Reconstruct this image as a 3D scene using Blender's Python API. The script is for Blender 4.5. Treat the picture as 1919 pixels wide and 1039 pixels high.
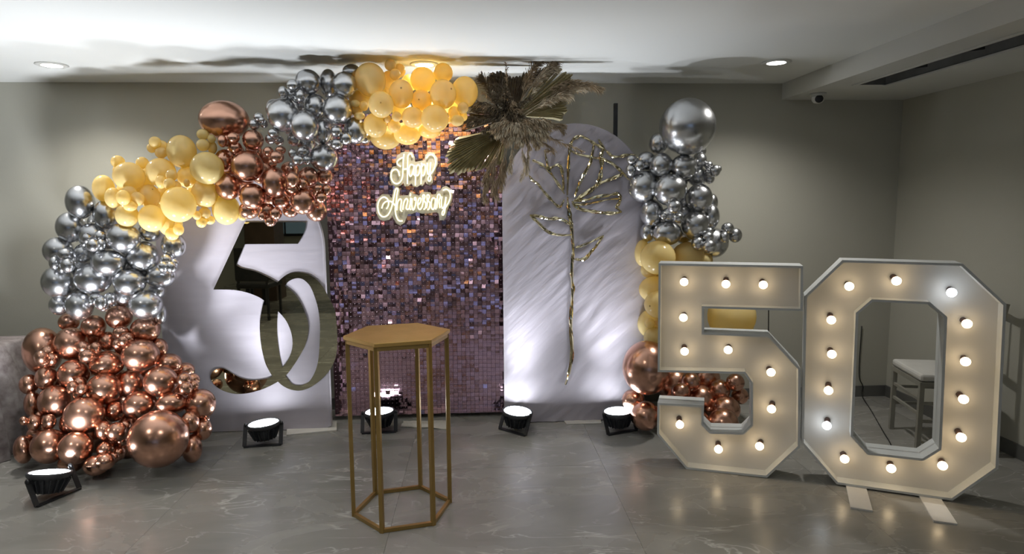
import bpy, bmesh, math, random
from mathutils import Vector, Matrix, geometry, noise

# ------------------------------------------------------------------ camera, world, exposure
for o in list(bpy.data.objects):
    bpy.data.objects.remove(o)
SC = bpy.context.scene
COL = SC.collection
W, H = 1919, 1039
FPX, PITCH, ROLL, YAW, CAMZ = 1200.3, .1154, -.008, .0528, 1.5
_cy, _sy = math.cos(YAW), math.sin(YAW)
FWD = Vector((_sy*math.cos(PITCH), _cy*math.cos(PITCH), -math.sin(PITCH)))
_r = Vector((_cy, -_sy, 0)); _u = _r.cross(FWD)
RGT = _r*math.cos(ROLL) + _u*math.sin(ROLL)
UPV = -_r*math.sin(ROLL) + _u*math.cos(ROLL)
CAM = Vector((0, 0, CAMZ))
cd = bpy.data.cameras.new('camera'); cam = bpy.data.objects.new('camera', cd); COL.objects.link(cam)
cd.sensor_width = 36; cd.lens = FPX*36/W; cd.clip_start = .05; cd.clip_end = 60
m = Matrix((RGT, UPV, -FWD)).transposed().to_4x4(); m.translation = CAM
cam.matrix_world = m
SC.camera = cam

world = bpy.data.worlds.new('world'); SC.world = world; world.use_nodes = True
world.node_tree.nodes['Background'].inputs[0].default_value = (.35, .42, .5, 1)
world.node_tree.nodes['Background'].inputs[1].default_value = .05
SC.view_settings.view_transform = 'Standard'; SC.view_settings.look = 'None'
SC.view_settings.exposure = 0.34; SC.view_settings.gamma = 1; SC.view_settings.use_curve_mapping = False
SC.cycles.use_denoising = True
SC.cycles.max_bounces = 10; SC.cycles.glossy_bounces = 6; SC.cycles.diffuse_bounces = 5
SC.cycles.sample_clamp_indirect = 6
SC.cycles.caustics_reflective = False

# light levels (all are fixtures of the room)
DOWN_W = 62.0        # ceiling downlight, watts
UP_W = 50.0          # floor uplight, watts
BULB_E = 5.6         # marquee bulb emission
LENS_E = 17.0
NEON_E = .88
WINDOW_E = .7

def ray(x, y): return FWD + RGT*((x-W/2)/FPX) + UPV*((H/2-y)/FPX)
def at(x, y, Y):
    d = ray(x, y); return CAM + d*(Y/d.y)
def ground(x, y, z=0):
    d = ray(x, y); return CAM + d*((z-CAMZ)/d.z)
def onplane(x, y, p, n):
    d = ray(x, y); return CAM + d*((p-CAM).dot(n)/d.dot(n))

# ------------------------------------------------------------------ materials
def mat(name, col=(.5, .5, .5), rough=.5, metal=0., emit=None, estr=0., spec=.5, **kw):
    M = bpy.data.materials.new(name); M.use_nodes = True
    b = M.node_tree.nodes['Principled BSDF']
    b.inputs['Base Color'].default_value = (*col, 1); b.inputs['Roughness'].default_value = rough
    b.inputs['Metallic'].default_value = metal; b.inputs['Specular IOR Level'].default_value = spec
    if emit: b.inputs['Emission Color'].default_value = (*emit, 1); b.inputs['Emission Strength'].default_value = estr
    for k, v in kw.items(): b.inputs[k.replace('_', ' ')].default_value = v
    return M
def nd(M, t, **kw):
    n = M.node_tree.nodes.new(t)
    for k, v in kw.items(): setattr(n, k, v)
    return n
def lk(M, a, b): M.node_tree.links.new(a, b)
def pb(M): return M.node_tree.nodes['Principled BSDF']
def ramp(M, stops):
    r = nd(M, 'ShaderNodeValToRGB'); e = r.color_ramp.elements
    while len(e) < len(stops): e.new(.5)
    for i, (p, c) in enumerate(stops): e[i].position = p; e[i].color = (*c, 1)
    return r
def noisy(M, c1, c2, scale=4., bump=0., bscale=40., coord='Object', detail=4.):
    tc = nd(M, 'ShaderNodeTexCoord'); n = nd(M, 'ShaderNodeTexNoise'); n.inputs['Scale'].default_value = scale; n.inputs['Detail'].default_value = detail
    lk(M, tc.outputs[coord], n.inputs['Vector'])
    r = ramp(M, [(.3, c1), (.7, c2)]); lk(M, n.outputs['Fac'], r.inputs[0]); lk(M, r.outputs[0], pb(M).inputs['Base Color'])
    if bump:
        n2 = nd(M, 'ShaderNodeTexNoise'); n2.inputs['Scale'].default_value = bscale; lk(M, tc.outputs[coord], n2.inputs['Vector'])
        bp = nd(M, 'ShaderNodeBump'); bp.inputs['Strength'].default_value = bump; bp.inputs['Distance'].default_value = .01
        lk(M, n2.outputs['Fac'], bp.inputs['Height']); lk(M, bp.outputs[0], pb(M).inputs['Normal'])
    return M

MWALL = noisy(mat('wall_paint', rough=.75, spec=.2), (.44, .43, .37), (.47, .46, .40), 1.2, .06, 160)
MCEIL = noisy(mat('ceiling_paint', rough=.7, spec=.2), (.78, .79, .77), (.81, .82, .80), 1., .03, 120)
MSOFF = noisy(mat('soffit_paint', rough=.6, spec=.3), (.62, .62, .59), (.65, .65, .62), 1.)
MDARK = noisy(mat('dark_recess', rough=.8), (.03, .03, .03), (.05, .05, .05), 5)
MBASE = noisy(mat('baseboard_tile', rough=.35), (.10, .10, .095), (.14, .14, .13), 6)
MGROUT = noisy(mat('grout', rough=.8), (.20, .195, .18), (.24, .235, .22), 20)

def marble():
    M = mat('marble_tile', rough=.22, spec=.5)
    tc = nd(M, 'ShaderNodeTexCoord'); oi = nd(M, 'ShaderNodeObjectInfo')
    mp = nd(M, 'ShaderNodeVectorMath', operation='ADD'); sc = nd(M, 'ShaderNodeVectorMath', operation='SCALE')
    cb = nd(M, 'ShaderNodeCombineXYZ')
    mul = nd(M, 'ShaderNodeMath', operation='MULTIPLY'); mul.inputs[1].default_value = 37.
    lk(M, oi.outputs['Random'], mul.inputs[0]); lk(M, mul.outputs[0], cb.inputs[0]); lk(M, mul.outputs[0], cb.inputs[1])
    lk(M, tc.outputs['Object'], mp.inputs[0]); lk(M, cb.outputs[0], mp.inputs[1])
    rot = nd(M, 'ShaderNodeMapping'); rot.inputs['Rotation'].default_value = (0, 0, -.55); rot.inputs['Scale'].default_value = (1., 2.2, 1.)
    lk(M, mp.outputs[0], rot.inputs['Vector'])
    n1 = nd(M, 'ShaderNodeTexNoise'); n1.inputs['Scale'].default_value = 2.2; n1.inputs['Detail'].default_value = 7; n1.inputs['Distortion'].default_value = .7
    lk(M, rot.outputs[0], n1.inputs['Vector'])
    base = ramp(M, [(.25, (.225, .217, .199)), (.5, (.270, .262, .242)), (.75, (.325, .317, .294))]); lk(M, n1.outputs['Fac'], base.inputs[0])
    # veins: thin ridges of a warped noise
    n2 = nd(M, 'ShaderNodeTexNoise'); n2.inputs['Scale'].default_value = 1.5; n2.inputs['Detail'].default_value = 5; n2.inputs['Distortion'].default_value = 1.6
    lk(M, rot.outputs[0], n2.inputs['Vector'])
    v = ramp(M, [(.480, (0, 0, 0)), (.498, (1, 1, 1)), (.508, (0, 0, 0))]); lk(M, n2.outputs['Fac'], v.inputs[0])
    n3 = nd(M, 'ShaderNodeTexNoise'); n3.inputs['Scale'].default_value = 3.; lk(M, mp.outputs[0], n3.inputs['Vector'])
    v3 = ramp(M, [(.40, (0, 0, 0)), (.62, (1, 1, 1))]); lk(M, n3.outputs['Fac'], v3.inputs[0])
    vm = nd(M, 'ShaderNodeMath', operation='MULTIPLY'); lk(M, v.outputs[0], vm.inputs[0]); lk(M, v3.outputs[0], vm.inputs[1])
    mx = nd(M, 'ShaderNodeMix', data_type='RGBA'); lk(M, vm.outputs[0], mx.inputs[0]); lk(M, base.outputs[0], mx.inputs[6]); mx.inputs[7].default_value = (.52, .51, .48, 1)
    lk(M, mx.outputs[2], pb(M).inputs['Base Color'])
    rr = ramp(M, [(.3, (.2, .2, .2)), (.7, (.32, .32, .32))]); lk(M, n1.outputs['Fac'], rr.inputs[0]); lk(M, rr.outputs[0], pb(M).inputs['Roughness'])
    return M
MTILE = marble()

def chrome(name, c1, c2, rough):
    M = mat(name, rough=rough, metal=1.)
    noisy(M, c1, c2, 1.5)
    return M
MSILVER = chrome('silver_chrome_latex', (.56, .565, .58), (.62, .625, .64), .25)
MROSE = chrome('rose_gold_chrome_latex', (.58, .325, .23), (.64, .365, .265), .24)
def latex():
    M = mat('pale_yellow_latex', rough=.16, spec=.5)
    noisy(M, (.95, .79, .39), (.97, .83, .44), 1.5)
    b = pb(M); b.inputs['Subsurface Weight'].default_value = .0
    tr = nd(M, 'ShaderNodeBsdfTranslucent'); tr.inputs[0].default_value = (.97, .79, .29, 1)
    mx = nd(M, 'ShaderNodeMixShader'); mx.inputs[0].default_value = .45
    out = M.node_tree.nodes['Material Output']
    lk(M, b.outputs[0], mx.inputs[1]); lk(M, tr.outputs[0], mx.inputs[2]); lk(M, mx.outputs[0], out.inputs[0])
    return M
MYELLOW = latex()
MTIP = noisy(mat('latex_tip', rough=.4), (.42, .27, .08), (.5, .32, .1), 5)

def fabric(name, c1, c2, stretch, rot, bump):
    M = mat(name, rough=.6, spec=.25, Sheen_Weight=.15)
    tc = nd(M, 'ShaderNodeTexCoord'); mp = nd(M, 'ShaderNodeMapping'); mp.inputs['Scale'].default_value = stretch
    m0 = nd(M, 'ShaderNodeMapping'); m0.inputs['Rotation'].default_value = (0, rot, 0)
    lk(M, tc.outputs['Object'], m0.inputs['Vector']); lk(M, m0.outputs[0], mp.inputs['Vector'])
    n = nd(M, 'ShaderNodeTexNoise'); n.inputs['Scale'].default_value = 3; n.inputs['Detail'].default_value = 3; lk(M, mp.outputs[0], n.inputs['Vector'])
    r = ramp(M, [(.3, c1), (.7, c2)]); lk(M, n.outputs['Fac'], r.inputs[0]); lk(M, r.outputs[0], pb(M).inputs['Base Color'])
    bp = nd(M, 'ShaderNodeBump'); bp.inputs['Strength'].default_value = bump; bp.inputs['Distance'].default_value = .02
    lk(M, n.outputs['Fac'], bp.inputs['Height']); lk(M, bp.outputs[0], pb(M).inputs['Normal'])
    return M
MFABL = fabric('panel_cloth_smooth', (.49, .455, .51), (.52, .485, .54), (1.5, 1, 9), 0, .05)
MFABR = fabric('panel_cloth_creased', (.48, .445, .50), (.515, .48, .535), (.9, 1, 6.5), .75, .30)
MMIRROR = chrome('gold_tint_mirror', (.60, .57, .41), (.61, .58, .42), .015)
MFOIL = chrome('gold_foil', (.66, .58, .36), (.74, .66, .43), .05)
MGOLD = noisy(mat('gold_paint_metal', rough=.38, metal=.75), (.36, .235, .075), (.42, .28, .10), 9, .1, 90)
MGOLDTOP = noisy(mat('gold_brushed_top', rough=.42, metal=.55), (.46, .29, .08), (.58, .37, .12), 7, .08, 60)
MSEQ = chrome('pink_sequin', (.68, .42, .52), (.75, .48, .57), .10)
MSEQBACK = noisy(mat('shimmer_backing', rough=.4), (.16, .09, .11), (.2, .11, .14), 8)
MPIN = noisy(mat('clear_pin', rough=.2, spec=.8), (.6, .5, .55), (.75, .65, .7), 8)
MBLACK = noisy(mat('black_metal', rough=.45, metal=.2), (.015, .015, .017), (.03, .03, .033), 12)
MHOUSE = noisy(mat('lamp_housing', rough=.5), (.03, .032, .036), (.055, .058, .065), 10)
MWHITE = noisy(mat('white_board', rough=.55), (.66, .645, .62), (.72, .705, .68), 3, .04, 60)
MWHITE2 = noisy(mat('white_edge_paint', rough=.5), (.62, .64, .635), (.70, .715, .71), 5, .08, 80)
MBOARD = noisy(mat('floor_board', rough=.7), (.50, .48, .44), (.58, .56, .52), 8)
MPAPER = noisy(mat('wrinkled_paper', rough=.7), (.55, .52, .46), (.66, .63, .57), 9, .4, 30)
MLINING = noisy(mat('slot_lining', rough=.8), (.13, .13, .125), (.17, .17, .165), 8)
MSOCKET = noisy(mat('bulb_socket', rough=.5), (.05, .03, .03), (.09, .05, .045), 20)
MBULBW = mat('bulb_warm', (.9, .8, .6), .3, emit=(1., .76, .46), estr=BULB_E)
MBULBC = mat('bulb_cool', (.9, .9, .9), .3, emit=(.86, .93, 1.), estr=BULB_E*1.25)
MLENS = mat('floodlight_lens', (.9, .9, .9), .2, emit=(.88, .94, 1.), estr=LENS_E)
MLEDS = mat('floodlight_led', (.9, .9, .9), .2, emit=(.95, .98, 1.), estr=LENS_E*1.6)
MDOWN = mat('downlight_disc', (.9, .9, .9), .3, emit=(1., .97, .92), estr=14)
MNEON = mat('neon_tube', (.9, .88, .6), .4, emit=(1., .95, .56), estr=NEON_E)
MPALM = noisy(mat('dried_palm', rough=.6), (.26, .215, .10), (.42, .36, .20), 14)
MPAMP = noisy(mat('pampas_tan', rough=.85), (.30, .22, .135), (.48, .37, .245), 25)
MPAMPC = noisy(mat('pampas_cream', rough=.85), (.48, .40, .28), (.68, .59, .45), 25)
MPAMPD = noisy(mat('pampas_dark', rough=.85), (.10, .075, .05), (.18, .14, .09), 25)
MCLOTH = noisy(mat('floral_cloth', rough=.8), (.16, .125, .125), (.40, .36, .35), 16, .15, 40, detail=8)
MCUSH = noisy(mat('seat_cushion', rough=.7), (.56, .55, .52), (.62, .61, .58), 8)
MCHAIR = noisy(mat('chair_frame', rough=.35, metal=.3), (.30, .29, .25), (.38, .37, .32), 12)
MCABLE = noisy(mat('cable_rubber', rough=.5), (.012, .012, .012), (.02, .02, .02), 20)
MGLASS = mat('teal_window_glass', (.02, .05, .055), .05, emit=(.26, .38, .62), estr=WINDOW_E)
MGLASSD = mat('dim_window_glass', (.02, .04, .035), .05, emit=(.12, .18, .26), estr=WINDOW_E*.5)
MBROWN = noisy(mat('dark_wood', rough=.5), (.05, .032, .022), (.08, .05, .035), 6)
MCREAM = noisy(mat('cream_cloth', rough=.8), (.45, .40, .28), (.52, .47, .34), 6)
def acrylic():
    M = mat('clear_acrylic', (.62, .58, .47), .12, spec=.5)
    tr = nd(M, 'ShaderNodeBsdfTransparent'); tr.inputs[0].default_value = (.93, .93, .88, 1)
    mx = nd(M, 'ShaderNodeMixShader'); n = nd(M, 'ShaderNodeTexNoise'); n.inputs['Scale'].default_value = 6
    r = ramp(M, [(.3, (.42, .42, .42)), (.7, (.55, .55, .55))]); lk(M, n.outputs['Fac'], r.inputs[0]); lk(M, r.outputs[0], mx.inputs[0])
    lk(M, tr.outputs[0], mx.inputs[1]); lk(M, pb(M).outputs[0], mx.inputs[2]); lk(M, mx.outputs[0], M.node_tree.nodes['Material Output'].inputs[0])
    return M
MACRYL = acrylic()

# ------------------------------------------------------------------ mesh helpers
def me(name, vs, fs, M, smooth=False):
    d = bpy.data.meshes.new(name); d.from_pydata([tuple(v) for v in vs], [], fs); d.materials.append(M)
    if smooth: d.polygons.foreach_set('use_smooth', [True]*len(d.polygons))
    d.update(); return d
def link(name, data, parent=None, loc=(0, 0, 0), rot=(0, 0, 0), scale=(1, 1, 1)):
    o = bpy.data.objects.new(name, data); COL.objects.link(o); o.parent = parent
    o.location = loc; o.rotation_euler = rot; o.scale = scale; return o
def tag(o, label, cat, group=None, kind=None):
    o['label'] = label; o['category'] = cat
    if group: o['group'] = group
    if kind: o['kind'] = kind
    return o
def thing(name, label, cat, loc=(0, 0, 0), rot=(0, 0, 0), group=None):
    o = link(name, None, None, loc, rot); o.empty_display_size = .1; return tag(o, label, cat, group)
def struct(o, label=None, cat=None):
    o['kind'] = 'structure'
    if label: o['label'] = label; o['category'] = cat
    return o
class MB:
    def __init__(s): s.v = []; s.f = []
    def add(s, vs, fs):
        k = len(s.v); s.v += [Vector(v) for v in vs]; s.f += [tuple(i+k for i in f) for f in fs]; return s
    def box(s, a, b):
        x0, y0, z0 = a; x1, y1, z1 = b
        return s.add([(x0,y0,z0),(x1,y0,z0),(x1,y1,z0),(x0,y1,z0),(x0,y0,z1),(x1,y0,z1),(x1,y1,z1),(x0,y1,z1)],
                     [(0,3,2,1),(4,5,6,7),(0,1,5,4),(1,2,6,5),(2,3,7,6),(3,0,4,7)])
    def bar(s, p, q, w, h=None, up=Vector((0, 0, 1))):
        p, q = Vector(p), Vector(q); d = (q-p).normalized(); h = h or w
        if abs(d.dot(up)) > .98: up = Vector((0, 1, 0))
        a = d.cross(up).normalized()*w/2; b = a.cross(d).normalized()*h/2
        return s.add([p-a-b, p+a-b, p+a+b, p-a+b, q-a-b, q+a-b, q+a+b, q-a+b],
                     [(0,3,2,1),(4,5,6,7),(0,1,5,4),(1,2,6,5),(2,3,7,6),(3,0,4,7)])
    def lathe(s, prof, n=24, axis='z'):
        k = len(s.v)
        for (r, z) in prof:
            for i in range(n):
                a = 2*math.pi*i/n; s.v.append(Vector((r*math.cos(a), r*math.sin(a), z)))
        for j in range(len(prof)-1):
            for i in range(n):
                s.f.append((k+j*n+i, k+j*n+(i+1) % n, k+(j+1)*n+(i+1) % n, k+(j+1)*n+i))
        s.f.append(tuple(k+i for i in reversed(range(n)))); s.f.append(tuple(k+(len(prof)-1)*n+i for i in range(n)))
        return s
    def tube(s, path, r, n=8, rf=None):
        path = [Vector(p) for p in path]; k = len(s.v); up = Vector((.1, .2, 1)).normalized(); N = len(path)
        for j, p in enumerate(path):
            t = (path[min(j+1, N-1)]-path[max(j-1, 0)]).normalized()
            a = t.cross(up)
            if a.length < .05: a = t.cross(Vector((1, 0, 0)))
            a.normalize(); b = t.cross(a).normalized(); up = -b if False else up
            rr = r*(rf(j/(N-1)) if rf else 1)
            for i in range(n):
                q = 2*math.pi*i/n; s.v.append(p + a*rr*math.cos(q) + b*rr*math.sin(q))
        for j in range(N-1):
            for i in range(n):
                s.f.append((k+j*n+i, k+j*n+(i+1) % n, k+(j+1)*n+(i+1) % n, k+(j+1)*n+i))
        s.f.append(tuple(k+i for i in reversed(range(n)))); s.f.append(tuple(k+(N-1)*n+i for i in range(n)))
        return s
    def build(s, name, M, parent=None, smooth=False, bevel=0., **kw):
        o = link(name, me(name, s.v, s.f, M, smooth), parent, **kw)
        if bevel:
            b = o.modifiers.new('bevel', 'BEVEL'); b.width = bevel; b.segments = 2; b.limit_method = 'ANGLE'
        return o
def fixn(o):
    bm = bmesh.new(); bm.from_mesh(o.data); bmesh.ops.recalc_face_normals(bm, faces=bm.faces); bm.to_mesh(o.data); bm.free(); return o
def smoothpath(pts, closed=False, corners=(), sub=6):
    """Catmull-Rom through pts; at indexes in corners the tangent breaks"""
    P = [Vector(p) for p in pts]; n = len(P); out = []
    rng = range(n if closed else n-1)
    for i in rng:
        p1, p2 = P[i], P[(i+1) % n]
        p0 = P[(i-1) % n] if (closed or i > 0) else p1
        p3 = P[(i+2) % n] if (closed or i+2 < n) else p2
        if i in corners: p0 = p1
        if (i+1) % n in corners: p3 = p2
        for k in range(sub):
            t = k/sub
            out.append(.5*((2*p1)+(p2-p0)*t+(2*p0-5*p1+4*p2-p3)*t*t+(3*p1-p0-3*p2+p3)*t**3))
    if not closed: out.append(P[-1])
    return out
def prism(loops, y0, y1):
    """loops: first outer, then holes, as (x,z) pairs; a plate between y0 (front) and y1"""
    mb = MB(); L3 = [[Vector((p[0], p[1], 0)) for p in l] for l in loops]
    tris = geometry.tessellate_polygon(L3); flat = [p for l in L3 for p in l]; n = len(flat)
    vs = [(p.x, y0, p.y) for p in flat]+[(p.x, y1, p.y) for p in flat]
    fs = [tuple(t) for t in tris]+[tuple(i+n for i in reversed(t)) for t in tris]
    k = 0
    for l in L3:
        for i in range(len(l)):
            a, b = k+i, k+(i+1) % len(l); fs.append((a, b, b+n, a+n))
        k += len(l)
    return mb.add(vs, fs)

# ------------------------------------------------------------------ the room
XL, XR, YB, YR, ZC = -4.7, 3.12, 4.64, -5.2, 2.34
SOX, SOZ = 2.21, 2.225
def quad(name, vs, M): return link(name, me(name, vs, [(0, 1, 2, 3)], M))
struct(MB().box((XL, YB, 0), (XR, YB+.1, ZC+.1)).build('wall_back', MWALL), 'grey-beige painted back wall behind the balloon backdrop', 'wall')
struct(MB().box((XR, YR, 0), (XR+.1, YB+.1, ZC+.1)).build('wall_right', MWALL), 'grey-beige painted wall at the right', 'wall')
struct(MB().box((XL-.1, YR, 0), (XL, YB+.1, ZC+.1)).build('wall_left', MWALL), 'grey-beige painted wall at the left', 'wall')
struct(MB().box((XL, YR-.1, 0), (XR, YR, ZC+.1)).build('wall_rear', MWALL), 'grey-beige painted wall facing the backdrop', 'wall')
struct(MB().box((XL-.1, YR-.1, ZC), (XR+.1, YB+.1, ZC+.1)).build('ceiling', MCEIL), 'flat white painted ceiling', 'ceiling')
struct(MB().box((XL, YB-.012, 0), (XR, YB, .084)).build('baseboard_back', MBASE), 'dark grey tile baseboard along the back wall', 'baseboard')
struct(MB().box((XR-.012, YR, 0), (XR, YB-.012, .084)).build('baseboard_right', MBASE), 'dark grey tile baseboard along the right wall', 'baseboard')
fl = struct(MB().box((XL, YR, -.1), (XR, YB, -.006)).build('floor', MGROUT), 'grey marble tile floor with pale veins', 'floor')
TP = 1.125; X0, Y0 = -.425, 3.5
tile_cache = {}
ix = math.floor((XL-X0)/TP)
while X0+ix*TP < XR:
    iy = math.floor((YR-Y0)/TP)
    while Y0+iy*TP < YB:
        a0, a1 = max(XL, X0+ix*TP+.0006), min(XR, X0+(ix+1)*TP-.0006)
        b0, b1 = max(YR, Y0+iy*TP+.0006), min(YB, Y0+(iy+1)*TP-.0006)
        key = (round(a1-a0, 3), round(b1-b0, 3))
        if key not in tile_cache:
            tile_cache[key] = me('tile', *(lambda q: (q.v, q.f))(MB().box((0, 0, -.006), (a1-a0, b1-b0, 0))), MTILE)
        link('tile', tile_cache[key], fl, (a0, b0, 0))
        iy += 1
    ix += 1
# dropped bulkhead along the right wall with a slot air diffuser in its underside
SL0, SL1, SLY = 2.40, 2.60, 4.05
so = MB().box((SOX, YR, SOZ), (SL0, YB, ZC)).box((SL1, YR, SOZ), (XR, YB, ZC)).box((SL0, SLY, SOZ), (SL1, YB, ZC)).build('trim_1', MSOFF)
struct(so, 'dropped white bulkhead running along the right wall', 'bulkhead')
dif = thing('slot_diffuser', 'long dark slot air diffuser in the underside of the bulkhead', 'air vent', (0, 0, 0))
MB().box((SL0, YR+.5, SOZ+.07), (SL1, SLY, SOZ+.075)).build('slot_back', MLINING, dif)
MB().box((SL1-.012, YR+.5, SOZ-.012), (SL1+.03, SLY, SOZ-.002)).build('lower_trim', MSOFF, dif)
MB().box((SL0+.0005, YR+.5, SOZ+.002), (SL0+.003, SLY, SOZ+.07)).box((SL1-.003, YR+.5, SOZ+.002), (SL1-.0005, SLY, SOZ+.07)).box((SL0, SLY-.003, SOZ+.002), (SL1, SLY-.0005, SOZ+.07)).build('slot_lining', MLINING, dif)
MB().box((SL0-.02, YR+.5, SOZ-.006), (SL0+.006, SLY, SOZ-.001)).build('upper_trim', MSOFF, dif)
for k in range(9):
    y = SLY-.35-k*.42
    MB().bar((SL0+.003, y, SOZ+.03), (SL1-.004, y-.03, SOZ+.05), .012, .03).build('bracket', MDARK, dif)

# downlights
dl_mesh = {}
def downlight(x, y, label, group):
    t = thing('ceiling_downlight', label, 'downlight', (x, y, ZC), group=group)
    if not dl_mesh:
        dl_mesh['ring'] = me('ring', *(lambda q: (q.v, q.f))(MB().lathe([(.066, 0), (.085, 0), (.087, -.004), (.075, -.010), (.066, -.008)], 32)), MSOFF, True)
        dl_mesh['disc'] = me('disc', *(lambda q: (q.v, q.f))(MB().lathe([(.066, -.001), (.066, -.007), (.05, -.0085)], 32)), MDOWN)
    link('trim_ring', dl_mesh['ring'], t); link('diffuser', dl_mesh['disc'], t)
    ld = bpy.data.lights.new('downlight_lamp', 'SPOT'); ld.energy = DOWN_W*(1. if 'viewer' not in label else .85); ld.color = (1., .97, .91); ld.spot_size = math.radians(140); ld.spot_blend = 1.; ld.shadow_soft_size = .06
    lo = link('lamp', ld, t, (0, 0, -.02))
p = [ground(97, 121, ZC), ground(795, 120, ZC), ground(1455, 116, ZC)]
downlight(p[0].x, p[0].y, 'round white ceiling downlight at the left near the back wall', 'ceiling downlights')
downlight(p[1].x, p[1].y, 'round ceiling downlight glowing behind the top yellow balloons', 'ceiling downlights')
downlight(p[2].x, p[2].y, 'round white ceiling downlight beside the right bulkhead', 'ceiling downlights')
for x, y in ((-2.5, 1.6), (-.3, 1.6), (-2.5, -.8), (-.3, -.8), (-2.5, -3.2), (-.3, -3.2), (1.8, -3.2)):
    if True:
        downlight(x, y, 'round ceiling downlight in the room behind the viewer', 'downlights behind the viewer')

# rear of the room, seen only as reflections: a glazed front, a pillar, a table and chairs
for n, (a, b, M) in enumerate([(-4.5, -3.0, MGLASSD), (-2.9, -1.4, MGLASSD), (-1.3, .4, MGLASS), (.5, 2.0, MGLASS)]):
    w = struct(MB().box((a, YR+.001, .9), (b, YR+.02, 2.15)).build('window_%d' % (n+1), M), 'glazed window pane in the rear wall', 'window')
    MB().box((a-.05, YR, .85), (a, YR+.05, 2.2)).box((b, YR, .85), (b+.05, YR+.05, 2.2)).box((a, YR, .85), (b, YR+.05, .9)).box((a, YR, 2.15), (b, YR+.05, 2.2)).build('window_frame', MBLACK, w)
    for k in (1, 2): MB().box((a+(b-a)*k/3-.015, YR+.02, .9), (a+(b-a)*k/3+.015, YR+.045, 2.15)).build('mullion', MBLACK, w)
struct(MB().box((-3.6, -2.2, 0), (-3.15, -1.7, ZC)).build('trim_2', MBROWN), 'dark brown pillar at the rear of the room', 'pillar')
bt = thing('banquet_table', 'cream covered banquet table at the rear of the room', 'table', (-2.6, -1.0, 0))
MB().box((-.7, -.4, .70), (.7, .4, .75)).build('table_top', MCREAM, bt)
for sx in (-.62, .62):
    for sy in (-.33, .33): MB().box((sx-.025, sy-.025, 0), (sx+.025, sy+.025, .70)).build('leg', MBLACK, bt)
for k, (x, y, rz) in enumerate([(-1.55, -.7, 1.4), (-2.9, -.2, .1), (-1.5, -1.6, 2.0)]):
    c = thing('banquet_chair', ['black padded chair at the end of the cream table', 'black padded chair at the near side of the cream table', 'black padded chair standing away from the cream table'][k], 'chair', (x, y, 0), (0, 0, rz), 'black chairs at the rear')
    MB().box((-.22, -.22, .42), (.22, .22, .49)).build('seat', MBLACK, c, bevel=.02)
    MB().box((-.22, .19, .52), (.22, .24, .95)).build('backrest', MBLACK, c, bevel=.02)
    for sx in (-.19, .19):
        MB().box((sx-.014, -.2, 0), (sx+.014, -.172, .43)).build('leg', MBLACK, c)
        MB().box((sx-.014, .19, 0), (sx+.014, .218, .55)).build('leg', MBLACK, c)

# ------------------------------------------------------------------ backdrop panels
def arch_panel(name, label, x0, x1, zs, y, wr, M, foot=0.):
    """cloth covered arch board: straight sides to height zs, half-round head; front face is a wrinkled grid"""
    t = thing(name, label, 'backdrop panel', ((x0+x1)/2, y, 0)); r = (x1-x0)/2; top = zs+r
    nu, nv = 46, 92; mb = MB(); TH = .045
    def half(z): return r if z <= zs else math.sqrt(max(r*r-(z-zs)**2, 1e-6))
    zz = []
    for j in range(nv+1):
        q = j/nv; zz.append(zs*q/.62 if q < .62 else zs+r*math.sin((q-.62)/.38*math.pi/2))
    vs = []
    for z in zz:
        h = half(z)
        if foot and z < foot: h_r = r-.05*(1-z/foot)
        else: h_r = h
        for i in range(nu+1):
            s = -1+2*i/nu; x = s*(h if s < 0 else h_r)
            e = min(1, (1-abs(s))*12)
            vs.append((x, -TH + wr(x, z)*e - .006*(1-math.exp(-(1-abs(s))*30)) + .006, max(z, .004)))
    fs = [(j*(nu+1)+i, j*(nu+1)+i+1, (j+1)*(nu+1)+i+1, (j+1)*(nu+1)+i) for j in range(nv) for i in range(nu)]
    mb.add(vs, fs); mb.build('cloth_front', M, t, True)
    edge = [(-r, .004)] + [(-half(z), z) for z in zz[1:]] + [(half(z), z) for z in reversed(zz[1:])] + [(r-(.05 if foot else 0), .004)]
    prism([edge], -TH+.004, 0).build('board', M, t)
    return t
def wr_left(x, z):
    n = noise.noise(Vector((x*2, z*3, 3.)))
    return .0007*math.sin(z*70+3*n+2*noise.noise(Vector((x*5, z*2, 1)))) * (.4+.6*max(0, noise.noise(Vector((x*1.5, z*1.5, 7)))+.4))
def wr_right(x, z):
    q = x*.75+z*.65; w = noise.noise(Vector((x*3, z*3, 5.)))
    a = .5+.9*max(0, noise.noise(Vector((x*1.6+4, z*1.6, 2.)))+.25)
    f = noise.noise(Vector(((x-z*.9)*22+w*2.4, q*2.6, 0.)))*.010 + noise.noise(Vector(((x-z*.8)*38, q*4, 9.)))*.003
    b = .010*math.exp(-((x-.38)/.10)**2-((z-.18)/.035)**2)*math.sin((x*9-z*30)*2.4)
    return f*a+b
LP = arch_panel('arch_backdrop_panel', 'smooth lilac-white cloth arch panel behind the mirrored number', -2.06, -1.0, 1.22, 4.255, wr_left, MFABL, foot=.10)
RP = arch_panel('arch_backdrop_panel', 'creased lilac-white cloth arch panel carrying the gold foil flower', .165, 1.13, 1.53, 4.285, wr_right, MFABR)

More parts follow.
